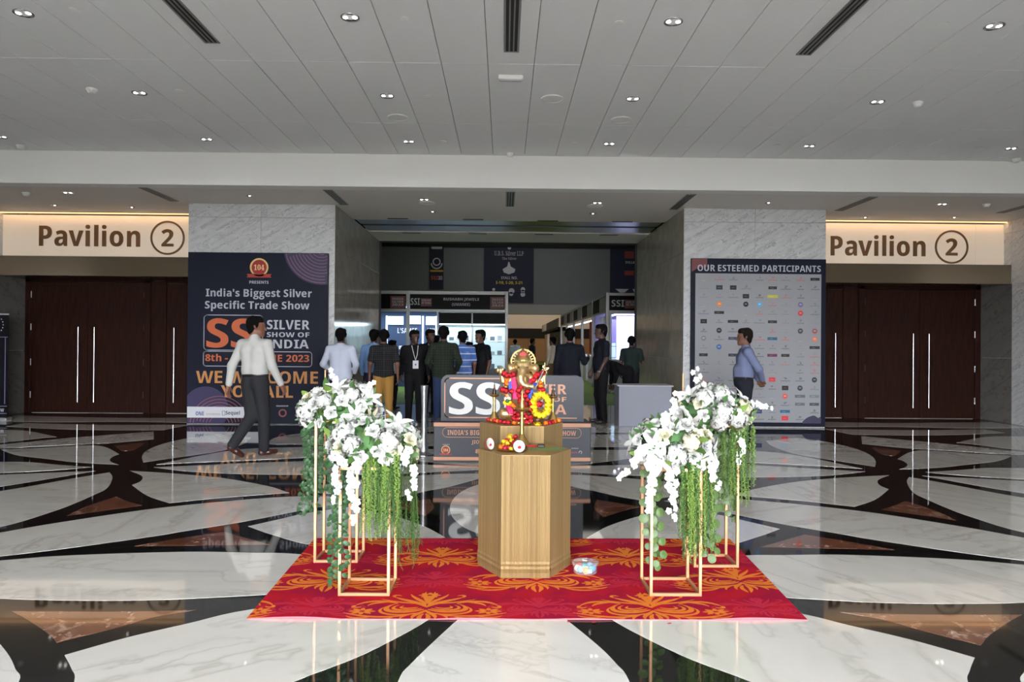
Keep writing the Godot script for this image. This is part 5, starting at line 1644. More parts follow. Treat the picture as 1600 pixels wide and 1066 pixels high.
# ------------------------------------------------------------------ lamps, coconuts, plate, leaf
func oil_lamp(label: String, at: Vector3, h: float, dish: float, flame: Color) -> void:
	var t := thing("oil_lamp", label, "lamp", at)
	var g := G.new()
	g.lathe([Vector2(0.0, 0.0), Vector2(dish * 0.95, 0.0), Vector2(dish * 0.98, 0.01), Vector2(dish * 0.86, 0.03), Vector2(dish * 0.5, 0.055), Vector2(dish * 0.3, 0.08)], Vector3.ZERO, 28)
	put(g, "base", M.brass, t)
	g = G.new()
	g.lathe([Vector2(dish * 0.3, 0.08), Vector2(dish * 0.25, h * 0.35), Vector2(dish * 0.3, h * 0.4), Vector2(dish * 0.22, h * 0.45), Vector2(dish * 0.26, h * 0.55), Vector2(dish * 0.34, h * 0.575), Vector2(dish * 0.2, h * 0.6)], Vector3.ZERO, 24)
	put(g, "stem", M.brass, t)
	g = G.new()
	g.lathe([Vector2(dish * 0.2, h * 0.585), Vector2(dish * 0.7, h * 0.61), Vector2(dish, h * 0.645), Vector2(dish * 1.03, h * 0.66), Vector2(dish * 0.93, h * 0.655), Vector2(dish * 0.5, h * 0.635), Vector2(0.0, h * 0.63)], Vector3.ZERO, 28)
	for k in 5:
		var a := TAU * k / 5.0 + 0.3
		g.ball(Vector3(cos(a) * dish, h * 0.65, sin(a) * dish), Vector3(dish * 0.16, dish * 0.12, dish * 0.16), 8, 5)
	put(g, "dish", M.brass, t)
	g = G.new()
	g.lathe([Vector2(dish * 0.28, h * 0.635), Vector2(dish * 0.34, h * 0.69), Vector2(dish * 0.24, h * 0.76), Vector2(dish * 0.12, h * 0.83), Vector2(dish * 0.14, h * 0.86), Vector2(dish * 0.05, h * 0.92), Vector2(0.0, h)], Vector3.ZERO, 20)
	put(g, "finial", mat(flame, 0.3, 0.9), t)

func build_offerings() -> void:
	oil_lamp("tall brass oil lamp standing in front of the statue on the lower podium", Vector3(0.075, 0.763, -4.68), 0.385, 0.055, col(196, 158, 88))
	oil_lamp("small brass oil lamp beside the white letter on the left of the statue", Vector3(-0.118, 0.877, -5.06), 0.31, 0.042, col(58, 46, 34))
	oil_lamp("small brass oil lamp on the right of the statue beside the yellow garland", Vector3(0.312, 0.877, -5.07), 0.295, 0.04, col(58, 46, 34))
	var top := 0.763
	var pl := thing("offering_plate", "brass offering plate holding flowers on the lower podium", "plate", Vector3(0.005, top, -4.47))
	var g := G.new()
	g.lathe([Vector2(0.0, 0.0), Vector2(0.085, 0.0), Vector2(0.098, 0.006), Vector2(0.105, 0.018), Vector2(0.108, 0.018), Vector2(0.1, 0.004), Vector2(0.0, 0.003)], Vector3.ZERO, 32)
	put(g, "dish", M.brass, pl)
	var r := RandomNumberGenerator.new()
	r.seed = 31
	var cs := [RED, YELLOW, ORANGE, col(196, 30, 60), YELLOW, col(240, 180, 40)]
	var heap := []
	for lay in [[9, 0.068, 0.02, 0.2], [4, 0.026, 0.02, 0.6], [7, 0.05, 0.054, 0.4], [1, 0.0, 0.056, 0.0], [3, 0.024, 0.088, 0.1]]:
		for k in lay[0]:
			var a: float = TAU * k / lay[0] + lay[3]
			heap.append(Vector3(cos(a) * lay[1], lay[2], sin(a) * lay[1]))
	for k in heap.size():
		var o := bloom(self, "offering_blossom", Vector3(0.005, top, -4.47) + heap[k], r.randf_range(0.017, 0.0195), cs[(k * 5 + k / 6) % 6])
		o.name = numbered("offering_blossom_head")
		tag(o, ("red" if (k * 5 + k / 6) % 6 in [0, 3] else "orange" if (k * 5 + k / 6) % 6 == 2 else "yellow") + " blossom heaped on the brass offering plate", "flower", "blossoms on the offering plate")
	for q in [[-0.135, -4.46, 1.9, "left"], [0.05, -4.36, 0.5, "right"]]:
		var c := thing("coconut_half", "halved coconut with white flesh dabbed red at the %s of the offering plate" % q[3], "coconut", Vector3(q[0], top, q[1]), q[2] * 0.5)
		g = G.new()
		g.lathe([Vector2(0.0, -0.042), Vector2(0.02, -0.038), Vector2(0.036, -0.022), Vector2(0.042, 0.0), Vector2(0.038, 0.004)], Vector3(0, 0.042, 0), 20, Basis(Vector3.RIGHT, PI / 2 - 0.25))
		put(g, "shell", mat(col(104, 62, 40), 0.8), c)
		g = G.new()
		g.lathe([Vector2(0.039, 0.003), Vector2(0.03, 0.006), Vector2(0.024, -0.006), Vector2(0.0, -0.012)], Vector3(0, 0.042, 0), 20, Basis(Vector3.RIGHT, PI / 2 - 0.25))
		put(g, "flesh", mat(col(196, 194, 188), 0.6), c)
		g = G.new()
		g.ball(Vector3(0.002, 0.036, 0.004), Vector3(0.012, 0.01, 0.004), 8, 5)
		put(g, "vermilion_dab", mat(col(170, 20, 40), 0.8), c)
	g = G.new()
	g.sheet([[Vector3(-0.11, 0.002, 0.05), Vector3(-0.02, 0.003, 0.075), Vector3(0.06, 0.003, 0.07), Vector3(0.125, 0.002, 0.03)], [Vector3(-0.1, 0.006, 0.0), Vector3(-0.02, 0.004, 0.005), Vector3(0.07, 0.004, 0.0), Vector3(0.14, 0.006, -0.01)], [Vector3(-0.07, 0.003, -0.05), Vector3(0.0, 0.002, -0.055), Vector3(0.07, 0.003, -0.06), Vector3(0.12, 0.002, -0.06)]])
	var lf := put(g, "offering_leaf", mat(col(96, 140, 84), 0.5))
	lf.position = Vector3(0.215, top, -4.52)
	tag(lf, "flat green leaf laid on the right of the lower podium", "leaf")
	var ph := boxed("lighter_box", Vector3(0, 0.009, 0), Vector3(0.05, 0.018, 0.03), M.dark_plastic, self, 0.004)
	ph.position = Vector3(0.2, top + 0.004, -4.58)
	tag(ph, "small black lighter box on the green leaf", "box")
	var pr := thing("petal_row", "little line of red petals behind the green leaf on the lower podium", "petals", Vector3(0.16, top, -4.62))
	for k in 8:
		g = G.new()
		g.ball(Vector3(-0.05 + 0.013 * k, 0.006, 0.004 * sin(k * 2.0)), Vector3(0.008, 0.006, 0.006), 7, 4)
		put(g, "petal", mat(RED, 0.7), pr)

# ------------------------------------------------------------------ flower arrangements
var FM := {}
func face_dir(d: Vector3, spin: float) -> Basis:
	var y := d.normalized()
	var x := y.cross(Vector3(0.31, 0.2, 0.93)).normalized()
	var z := x.cross(y)
	return Basis(x, y, z) * Basis(Vector3.UP, spin)

func flower_meshes() -> void:
	var r := RandomNumberGenerator.new()
	r.seed = 12
	for v in 3:
		var g := G.new()
		for k in 18:
			var t := k / 17.0
			var a := k * 2.39996 + v
			var out := Vector3(cos(a), 0, sin(a))
			var tilt := lerpf(1.35, 0.25, t)
			var d := (out * cos(tilt) + Vector3.UP * sin(tilt)).normalized()
			var f := (-out * sin(tilt) + Vector3.UP * cos(tilt)).normalized()
			g.petal(out * 0.004 - Vector3.UP * 0.012, d, f, lerpf(0.032, 0.046, t), lerpf(0.03, 0.05, t), 0.35 * t, 0.3)
		FM["rose%d" % v] = g.mesh()
		g = G.new()
		for k in 60:
			var y := 1.0 - 1.35 * (k + 0.5) / 60.0
			var q := sqrt(maxf(0.0, 1.0 - y * y))
			var a := k * 2.39996 + v
			var d := Vector3(cos(a) * q, y, sin(a) * q)
			var b := face_dir(d, r.randf() * 6.0)
			for p in 4:
				var e := b * Vector3(cos(PI / 2 * p), 0, sin(PI / 2 * p))
				var s := b * Vector3(-sin(PI / 2 * p), 0, cos(PI / 2 * p))
				var c := d * (0.05 + 0.012 * sin(k * 1.7))
				var i0 := g.vert(c, d)
				g.vert(c + e * 0.011 + s * 0.010 + d * 0.006, (d + s * 0.7 - e * 0.2).normalized())
				g.vert(c + e * 0.019 - d * 0.002, (d + e * 0.8).normalized())
				g.vert(c + e * 0.011 - s * 0.010 + d * 0.006, (d - s * 0.7 - e * 0.2).normalized())
				g.quad(i0, i0 + 1, i0 + 2, i0 + 3)
		FM["hydrangea%d" % v] = g.mesh()
		g = G.new()
		for k in 6:
			var a := TAU * k / 6.0 + v * 0.2
			var out := Vector3(cos(a), 0, sin(a))
			var tilt := 0.75 + (0.12 if k % 2 == 0 else 0.0)
			g.petal(out * 0.004, (out * cos(tilt) + Vector3.UP * sin(tilt)).normalized(), (-out * sin(tilt) + Vector3.UP * cos(tilt)).normalized(), 0.085, 0.034, 0.5, 0.25)
		FM["lily%d" % v] = g.mesh()
		g = G.new()
		for k in 5:
			var a := TAU * k / 5.0 + v
			var out := Vector3(cos(a), 0, sin(a))
			g.petal(out * 0.002, (out + Vector3.UP * 0.3).normalized(), (Vector3.UP - out * 0.3).normalized(), 0.026, 0.028 if k % 2 == 0 else 0.02, 0.2, 0.15)
		FM["orchid%d" % v] = g.mesh()
	var g := G.new()
	g.petal(Vector3.ZERO, Vector3.UP, Vector3(0, 0, 1), 0.09, 0.045, 0.3, 0.2)
	FM.leaf = g.mesh()

# a hanging chain of small things; path swings slightly
func hang_path(ln: float, r: RandomNumberGenerator, sway: float) -> Array:
	var p := []
	var a := r.randf() * TAU
	for k in 13:
		var t := k / 12.0
		p.append(Vector3(sway * sin(t * 2.2 + a) - sway * sin(a), -ln * t, sway * cos(t * 1.9 + a) - sway * cos(a)))
	return p

func along(p: Array, t: float) -> Vector3:
	var f := t * (p.size() - 1)
	var i := clampi(int(f), 0, p.size() - 2)
	return p[i].lerp(p[i + 1], f - i)

func strand(kind: String, ln: float, r: RandomNumberGenerator) -> G:
	var g := G.new()
	var p := hang_path(ln, r, 0.012 if kind == "pearl" else 0.02)
	if kind != "orchid":
		g.tube(p, [0.0015], 4, false)
	match kind:
		"pearl":
			var n := int(ln / 0.009)
			for k in n:
				var c := along(p, (k + 0.5) / n)
				var a := r.randf() * TAU
				var s := r.randf_range(0.006, 0.0085) * lerpf(1.0, 0.6, float(k) / n)
				g.ball(c + Vector3(cos(a), 0, sin(a)) * 0.007, Vector3(s, s * 0.9, s), 5, 3)
		"fern":
			var n := int(ln / 0.006)
			for k in n:
				var c := along(p, (k + 0.5) / n)
				var a := r.randf() * TAU
				var d := Vector3(cos(a), -0.9, sin(a)).normalized()
				var s := d.cross(Vector3.UP).normalized()
				var l := r.randf_range(0.025, 0.045)
				var i0 := g.vert(c, s.cross(d))
				g.vert(c + d * l * 0.5 + s * 0.0022, s.cross(d))
				g.vert(c + d * l, s.cross(d))
				g.vert(c + d * l * 0.5 - s * 0.0022, s.cross(d))
				g.quad(i0, i0 + 1, i0 + 2, i0 + 3)
		"ivy", "round":
			var step := 0.022 if kind == "ivy" else 0.04
			var n := int(ln / step)
			for k in n:
				var c := along(p, (k + 0.5) / n)
				var a := r.randf() * TAU if kind == "ivy" else (PI * (k % 2) + r.randf_range(-0.7, 0.7))
				var out := Vector3(cos(a), r.randf_range(-0.5, 0.1), sin(a)).normalized()
				var f := (out * 0.3 + Vector3(0, 0.35, 1.0)).normalized()
				var s := r.randf_range(0.8, 1.2)
				if kind == "ivy":
					g.petal(c + out * 0.006, (out - f * out.dot(f)).normalized(), f, 0.04 * s, 0.026 * s, 0.35, 0.3)
				else:
					var o := c + out * 0.026
					var u := f.cross(Vector3.UP).normalized()
					var w := u.cross(f)
					var i0 := g.vert(o - f * 0.003, f)
					for q in 13:
						var b := TAU * q / 12.0
						g.vert(o + (u * cos(b) + w * sin(b)) * 0.024 * s * (1.0 + 0.06 * sin(b * 6.0)), (f + (u * cos(b) + w * sin(b)) * 0.25).normalized())
						if q > 0:
							g.tri(i0, i0 + q, i0 + q + 1)
					g.tube([c, o], [0.001], 3, false)
	return g

func orchid_strand(parent: Node, at: Vector3, path: Array, n: int, r: RandomNumberGenerator, m: Material) -> void:
	var g := G.new()
	g.tube(path, [0.0022, 0.0012], 5)
	var st := put(g, "orchid_spray", M.leaf_mid, parent)
	st.position = at
	for k in n:
		var t := (k + 0.6) / n
		var c := along(path, t)
		var a := r.randf() * TAU
		var o := put(FM["orchid%d" % (k % 3)], "orchid_bloom", m, st)
		o.basis = face_dir(Vector3(cos(a) * 0.5, 0.1, 0.8 + 0.3 * sin(a)), r.randf() * TAU).scaled(Vector3.ONE * lerpf(1.25, 0.65, t))
		o.position = c + Vector3(cos(a) * 0.018, r.randf_range(-0.006, 0.006), 0.008 + 0.014 * sin(a))

func arrangement(label: String, at: Vector3, rad: Vector3, seed_: int, counts: Dictionary, hang: Array, sprays: Array) -> void:
	var r := RandomNumberGenerator.new()
	r.seed = seed_
	var t := thing("flower_arrangement", label, "flowers", at, 0.0, "floral arrangements on gold stands")
	# leafy core that holds the stems
	var g := G.new()
	g.ball(Vector3.ZERO, rad * 0.72, 14, 8)
	put(g, "foam_core", mat(col(84, 124, 74), 0.9), t)
	g = G.new()
	for k in 150:
		var d := Vector3(r.randfn(), r.randfn() * 0.8 + 0.1, r.randfn()).normalized()
		var f := d.cross(Vector3(r.randfn(), r.randfn(), r.randfn())).normalized()
		var o := d * rad * r.randf_range(0.62, 0.9)
		g.petal(o, (d + Vector3(r.randfn(), r.randfn(), r.randfn()) * 0.35).normalized(), f, r.randf_range(0.05, 0.09), r.randf_range(0.02, 0.035), 0.3, 0.2)
	tag(put(g, "foliage", mat(col(62, 98, 50), 0.5), t), "", "", "", "stuff")
	var total := 0
	for k in counts:
		total += counts[k]
	var i := 0
	var order := []
	for k in counts:
		for q in counts[k]:
			order.append(k)
	# spread the kinds evenly over the dome
	for q in range(order.size() - 1, 0, -1):
		var j := r.randi() % (q + 1)
		var tmp = order[q]
		order[q] = order[j]
		order[j] = tmp
	for kind in order:
		var y := 1.0 - 1.55 * (i + 0.5) / total
		var q := sqrt(maxf(0.0, 1.0 - y * y))
		var a: float = i * 2.39996 + seed_
		i += 1
		var d := Vector3(cos(a) * q, y, sin(a) * q)
		d = (d + Vector3(r.randfn(), r.randfn(), r.randfn()) * 0.09).normalized()
		var m: Material = M.petal_cream if r.randf() < 0.22 else M.petal_white
		var o := put(FM["%s%d" % [kind, r.randi() % 3]], kind, m, t)
		var s := r.randf_range(0.9, 1.2)
		o.basis = face_dir((d + Vector3(0, 0.15, 0.35)).normalized(), r.randf() * TAU).scaled(Vector3.ONE * s)
		var k := 0.9 if kind == "hydrangea" else (1.0 if kind == "rose" else 0.95)
		o.position = d * rad * k
	for k in 16:
		var d := Vector3(r.randfn(), r.randfn() * 0.6, absf(r.randfn())).normalized()
		var o := put(FM.leaf, "leaf", M.leaf_mid if k % 3 else M.leaf_light, t)
		o.basis = face_dir((d + Vector3(0, 0.2, 0)).normalized(), r.randf() * TAU).scaled(Vector3.ONE * r.randf_range(0.8, 1.2))
		o.position = d * rad * 0.86
	for h in hang:
		# kind, x, y, z, spread, length, count
		for k in h[6]:
			var ln: float = h[5] * r.randf_range(0.7, 1.05)
			var called: String = {"pearl": "pearl_strand", "fern": "fern_strand", "ivy": "ivy_vine", "round": "round_leaf_vine"}[h[0]]
			var m: Material = M.leaf_light if h[0] == "pearl" and k % 2 == 0 else M.leaf_mid if h[0] in ["pearl", "fern"] else (mat(col(70, 94, 44), 0.5) if h[0] == "round" else M.leaf_dark)
			var o := put(strand(h[0], ln, r), called, m, t)
			o.position = Vector3(h[1] + r.randf_range(-1.0, 1.0) * h[4], h[2] + r.randf_range(-0.02, 0.02), h[3] + r.randf_range(-1.0, 1.0) * h[4] * 0.4)
	for s in sprays:
		var path := []
		for q in s[0]:
			path.append(Vector3(q[0], q[1], q[2]))
		var c := Curve3D.new()
		for q in path:
			c.add_point(q)
		var fine := []
		for k in 13:
			fine.append(c.sample_baked(c.get_baked_length() * k / 12.0, true))
		orchid_strand(t, Vector3.ZERO, fine, s[1], r, M.petal_white)

func stand(label: String, x0: float, x1: float, z0: float, z1: float, h: float, pole: Array) -> void:
	var t := thing("flower_stand", label, "stand", Vector3((x0 + x1) * 0.5, 0.005, (z0 + z1) * 0.5), 0.0, "gold frame flower stands")
	var w := (x1 - x0) * 0.5
	var d := absf(z1 - z0) * 0.5
	var b := 0.0175
	for sx in [-1.0, 1.0]:
		for sz in [-1.0, 1.0]:
			boxed("post", Vector3(sx * (w - b * 0.5), h * 0.5, sz * (d - b * 0.5)), Vector3(b, h, b), M.gold_frame, t, 0.0015)
	for y in [b * 0.5, h - b * 0.5]:
		for s in [-1.0, 1.0]:
			boxed("rail", Vector3(0, y, s * (d - b * 0.5)), Vector3(w * 2.0 - 2.0 * b, b, b), M.gold_frame, t, 0.0015)
			boxed("rail", Vector3(s * (w - b * 0.5), y, 0), Vector3(b, b, d * 2.0 - 2.0 * b), M.gold_frame, t, 0.0015)
	boxed("top_plate", Vector3(0, h - 0.004, 0), Vector3(w * 2.0 - 2.0 * b, 0.006, d * 2.0 - 2.0 * b), M.gold_frame, t)
	if pole.size():
		var g := G.new()
		g.tube([Vector3(pole[0], h - 0.02, pole[1]), Vector3(pole[0], pole[2], pole[1])], [0.006], 8)
		put(g, "rod", M.gold_frame, t)

func build_flowers() -> void:
	flower_meshes()
	stand("short gold square-bar stand on the left half of the carpet", -0.986, -0.69, -4.225, -3.955, 0.735, [])
	stand("tall gold square-bar stand at the left rear of the carpet", -1.288, -0.998, -4.79, -4.55, 0.93, [-0.137, -0.11, 1.255])
	stand("short gold square-bar stand on the right half of the carpet", 0.799, 1.1, -4.26, -3.97, 0.735, [])
	stand("tall gold square-bar stand at the right rear of the carpet", 1.195, 1.49, -4.735, -4.486, 0.93, [-0.165, -0.11, 1.25])
	arrangement("white floral arrangement on the tall left stand with ivy vines hanging", Vector3(-1.14, 1.0, -4.66), Vector3(0.27, 0.16, 0.2), 3, {"rose": 24, "hydrangea": 8, "lily": 7}, [["ivy", -0.17, -0.06, 0.08, 0.05, 0.62, 6], ["ivy", 0.02, -0.1, 0.1, 0.08, 0.6, 6]], [[[[0.0, 0.1, 0.05], [-0.04, 0.2, 0.06], [-0.07, 0.27, 0.06]], 6], [[[0.16, 0.06, 0.08], [0.2, 0.13, 0.1], [0.23, 0.2, 0.1]], 7]])
	arrangement("white floral arrangement on the short left stand with trailing green strands", Vector3(-0.81, 0.85, -4.08), Vector3(0.26, 0.15, 0.2), 9, {"rose": 24, "hydrangea": 9, "lily": 6}, [["pearl", 0.06, -0.02, 0.13, 0.1, 0.5, 52], ["fern", 0.2, -0.03, 0.06, 0.05, 0.64, 16], ["ivy", -0.17, -0.06, 0.1, 0.05, 0.7, 6]], [[[[-0.14, -0.05, 0.16], [-0.17, -0.15, 0.18], [-0.17, -0.3, 0.18]], 9], [[[-0.07, -0.08, 0.18], [-0.08, -0.2, 0.2], [-0.06, -0.42, 0.2]], 14], [[[0.2, 0.0, 0.14], [0.24, -0.12, 0.17], [0.24, -0.28, 0.17]], 9]])
	arrangement("white floral arrangement on the tall right stand with bead-like green strands", Vector3(1.345, 1.0, -4.61), Vector3(0.25, 0.16, 0.2), 15, {"rose": 22, "hydrangea": 9, "lily": 6}, [["pearl", 0.14, -0.08, 0.1, 0.1, 0.5, 32], ["round", 0.08, -0.1, 0.06, 0.07, 0.6, 6]], [[[[-0.04, 0.08, 0.05], [-0.1, 0.2, 0.06], [-0.14, 0.3, 0.06]], 9], [[[0.16, 0.06, 0.06], [0.26, 0.07, 0.07], [0.36, 0.04, 0.07]], 9], [[[0.12, -0.1, 0.12], [0.14, -0.2, 0.14], [0.15, -0.32, 0.14]], 8]])
	arrangement("white floral arrangement on the short right stand with round-leaf vines", Vector3(0.955, 0.85, -4.1), Vector3(0.235, 0.16, 0.2), 21, {"rose": 23, "hydrangea": 9, "lily": 6}, [["pearl", 0.11, -0.04, 0.12, 0.1, 0.58, 50], ["fern", -0.02, -0.02, 0.12, 0.04, 0.3, 6], ["round", -0.13, -0.08, 0.08, 0.03, 0.62, 4], ["round", 0.2, -0.1, 0.02, 0.05, 0.66, 4]], [[[[-0.18, 0.0, 0.12], [-0.26, -0.08, 0.14], [-0.33, -0.17, 0.14]], 8], [[[-0.15, -0.06, 0.16], [-0.16, -0.2, 0.18], [-0.17, -0.34, 0.18]], 13], [[[-0.04, -0.06, 0.18], [-0.05, -0.2, 0.2], [-0.05, -0.38, 0.2]], 15], [[[0.16, -0.03, 0.18], [0.19, -0.1, 0.2], [0.2, -0.2, 0.2]], 9], [[[-0.06, 0.12, 0.06], [-0.02, 0.24, 0.06], [0.02, 0.32, 0.06]], 8]])

# ------------------------------------------------------------------ people
func fabric(c: Color) -> Material:
	var m := mat(c, 0.85, 0.0, 0.3)
	return m

func plaid(base: Color, line: Color, step: int) -> Material:
	var im := Image.create(64, 64, false, Image.FORMAT_RGB8)
	im.fill(base)
	for k in range(0, 64, step):
		im.fill_rect(Rect2i(k, 0, maxi(1, step / 10), 64), line)
		im.fill_rect(Rect2i(0, k, 64, maxi(1, step / 10)), line)
	var m := textured(ImageTexture.create_from_image(im), 0.9, Vector3(5, 5, 5), 1)
	m.metallic_specular = 0.25
	return m

func stripes(base: Color, line: Color) -> Material:
	var im := Image.create(8, 64, false, Image.FORMAT_RGB8)
	im.fill(base)
	for y in [0, 32]:
		im.fill_rect(Rect2i(0, y, 8, 5), line)
	var m := textured(ImageTexture.create_from_image(im), 0.9, Vector3(4, 4.2, 4), 1)
	m.metallic_specular = 0.25
	return m

func hand_prims(P: Array, w: Vector3, d: Vector3, side: float) -> void:
	var ref := Vector3(0, 0, 1) if absf(d.z) < 0.75 else Vector3(0, 1, 0)
	var s := (ref - d * d.dot(ref)).normalized()
	var n := s.cross(d).normalized()
	if n.x * side > 0.0:
		n = -n
	for q in [-0.017, 0.017]:
		P.append([w - d * 0.02 + s * q * 0.5, w + d * 0.072 + s * q, 0.021, 0.018])
	var ln := [0.036, 0.042, 0.04, 0.031]
	for i in 4:
		var b := w + d * 0.078 + s * (0.027 - 0.018 * i)
		var m: Vector3 = b + (d * 0.92 + n * 0.34).normalized() * ln[i]
		P.append([b, m, 0.0095, 0.0088])
		P.append([m, m + (d * 0.62 + n * 0.78).normalized() * ln[i] * 0.95, 0.0088, 0.0072])
	var tb := w + d * 0.022 + s * 0.026
	var tm := tb + (d * 0.72 + s * 0.55 + n * 0.35).normalized() * 0.04
	P.append([tb, tm, 0.0125, 0.0105])
	P.append([tm, tm + (d * 0.9 + n * 0.35).normalized() * 0.028, 0.0105, 0.008])

func person(label: String, x: float, z: float, face: float, H: float, o: Dictionary) -> Node3D:
	var t := thing("person", label, "person", Vector3(x, o.get("up", 0.0), -z), face)
	t.scale = Vector3.ONE * (H / 1.72)
	var cell: float = o.get("cell", 0.022)
	var fine: bool = cell < 0.017
	var bend: float = o.get("bend", 0.0)
	var hip := Vector3(0, 0.94, 0)
	var R := Basis(Vector3.RIGHT, bend)
	var U := func(p: Vector3) -> Vector3: return hip + R * (p - hip)
	var skin := mat(o.get("skin", col(120, 80, 60)), 0.55)
	var fat: float = o.get("fat", 1.0)
	# joints
	var sh := {}
	var el := {}
	var wr := {}
	var kn := {}
	var an := {}
	var fd := {}
	for s in [-1, 1]:
		var A = o.get("armL" if s > 0 else "armR", [Vector3(0.24, 1.12, -0.03), Vector3(0.25, 0.875, 0.05)])
		sh[s] = U.call(Vector3(0.184 * s, 1.38, -0.012))
		el[s] = U.call(Vector3(A[0].x * s, A[0].y, A[0].z))
		wr[s] = U.call(Vector3(A[1].x * s, A[1].y, A[1].z))
		var Lg = o.get("legL" if s > 0 else "legR", [Vector3(0.095, 0.5, 0.015), Vector3(0.1, 0.085, -0.02), Vector3(0.15, 0, 1)])
		kn[s] = Vector3(Lg[0].x * s, Lg[0].y, Lg[0].z)
		an[s] = Vector3(Lg[1].x * s, Lg[1].y, Lg[1].z)
		fd[s] = Vector3(Lg[2].x * s, Lg[2].y, Lg[2].z).normalized()
	var hc: Vector3 = U.call(Vector3(0, 1.595, 0.01))
	var HB: Basis = R * Basis(Vector3.UP, o.get("look", 0.0)) * Basis(Vector3.RIGHT, o.get("nod", 0.0))
	var hp := func(a: Vector3) -> Vector3: return hc + HB * a
	# one continuous body
	var P := []
	var torso := []
	for s in [-1, 1]:
		torso.append([Vector3(0.062 * s, 0.94, 0), U.call(Vector3(0.058 * s, 1.0, 0)), 0.098 * fat, 0.096 * fat])
		torso.append([U.call(Vector3(0.058 * s, 1.0, 0)), U.call(Vector3(0.052 * s, 1.1, 0)), 0.096 * fat, 0.094 * fat])
		torso.append([U.call(Vector3(0.052 * s, 1.1, 0.0)), U.call(Vector3(0.075 * s, 1.29, 0)), 0.094 * fat, 0.102])
		torso.append([U.call(Vector3(0.06 * s, 1.375, -0.012)), sh[s], 0.072, 0.054])
	if o.get("belly", 0.0) > 0.0:
		torso.append([U.call(Vector3(0, 1.04, 0.05)), U.call(Vector3(0, 1.12, 0.05)), 0.09 + o.belly, 0.085 + o.belly])
	P.append_array(torso)
	for s in [-1, 1]:
		P.append([sh[s], el[s], 0.05, 0.039])
		P.append([el[s], wr[s], 0.039, 0.026])
		P.append([Vector3(0.085 * s, 0.9, 0), kn[s], 0.084, 0.06])
		P.append([kn[s], an[s], 0.056, 0.038])
		P.append([an[s] - Vector3(0, 0.03, 0), an[s] - Vector3(0, 0.045, 0) + fd[s] * 0.1, 0.036, 0.03])
	P.append([U.call(Vector3(0, 1.42, -0.02)), hp.call(Vector3(0, -0.06, -0.015)), 0.058, 0.05])
	var g := G.new()
	g.blob(P, maxf(cell, 0.02), 0.03)
	var hd := [
		[Vector3(0, 0.035, -0.022), Vector3(0, 0.035, 0.012), 0.079, 0.076], [Vector3(0, 0.0, 0.03), Vector3(0, -0.055, 0.042), 0.06, 0.044],
		[Vector3(0, -0.078, 0.055), Vector3(0, -0.06, 0.01), 0.03, 0.046], [Vector3(0, 0.006, 0.088), Vector3(0, -0.028, 0.105), 0.008, 0.0125],
		[Vector3(-0.03, 0.03, 0.078), Vector3(0.03, 0.03, 0.078), 0.012, 0.012], [Vector3(-0.014, -0.055, 0.086), Vector3(0.014, -0.055, 0.086), 0.0085, 0.0085],
		[Vector3(0, -0.088, 0.072), Vector3(0, -0.09, 0.068), 0.018, 0.018], [Vector3(0.079, -0.008, -0.006), Vector3(0.083, 0.018, -0.014), 0.01, 0.013],
		[Vector3(-0.079, -0.008, -0.006), Vector3(-0.083, 0.018, -0.014), 0.01, 0.013], [Vector3(0, -0.06, -0.015), Vector3(0, -0.12, -0.022), 0.052, 0.056]]
	var HP := []
	for q in hd:
		HP.append([hp.call(q[0] * 1.08), hp.call(q[1] * 1.08), q[2] * 1.08, q[3] * 1.08])
	g.blob(HP, 0.008 if fine else 0.0125, 0.016)
	for s in [-1, 1]:
		var HH := []
		hand_prims(HH, wr[s], (wr[s] - el[s]).normalized(), s)
		g.blob(HH, 0.005 if fine else 0.0085, 0.006)
	put(g, "body", skin, t)
	g = G.new()
	for s in [-1.0, 1.0]:
		g.ball(hp.call(Vector3(0.032 * s, 0.013, 0.09)), Vector3(0.012, 0.0065, 0.006), 8, 5, HB)
	put(g, "eyes", mat(col(24, 18, 16), 0.3), t)
	# hair
	HP = []
	for q in [[Vector3(0, 0.056, -0.03), Vector3(0, 0.06, 0.01), 0.08, 0.07], [Vector3(0, 0.01, -0.045), Vector3(0, -0.035, -0.045), 0.064, 0.05], [Vector3(0.045, 0.03, -0.01), Vector3(-0.045, 0.03, -0.01), 0.046, 0.046], [Vector3(-0.035, 0.09, 0.045), Vector3(0.035, 0.09, 0.04), 0.032, 0.032]]:
		HP.append([hp.call(q[0] * 1.1), hp.call(q[1] * 1.1), q[2] * 1.12, q[3] * 1.12])
	g = G.new()
	g.blob(HP, 0.01 if fine else 0.014, 0.02)
	put(g, "hair", mat(o.get("hair", col(13, 11, 11)), 0.85, 0.0, 0.2), t)
	# shirt
	var sleeve: String = o.get("sleeve", "long")
	var hem: float = o.get("hem", 0.93)
	var S := []
	var tuck: bool = o.get("belt", false)
	for s in [-1, 1]:
		if tuck:
			S.append([Vector3(0.058 * s, 0.97, 0), U.call(Vector3(0.056 * s, 1.06, 0)), 0.1 * fat, 0.112 * fat])
		S.append([U.call(Vector3(0.06 * s, maxf(hem + 0.07, 1.06 if tuck else 0.0), 0)), U.call(Vector3(0.054 * s, 1.1, 0)), 0.112 * fat, 0.11 * fat])
		S.append([U.call(Vector3(0.054 * s, 1.1, 0)), U.call(Vector3(0.077 * s, 1.29, 0)), 0.11 * fat, 0.117])
		S.append([U.call(Vector3(0.055 * s, 1.38, -0.012)), sh[s], 0.084, 0.068])
		var e: Vector3 = el[s]
		if sleeve == "short":
			S.append([sh[s], sh[s].lerp(e, 0.72), 0.066, 0.062])
		else:
			S.append([sh[s], e, 0.066, 0.052])
			S.append([e, e.lerp(wr[s], 0.9), 0.053, 0.042])
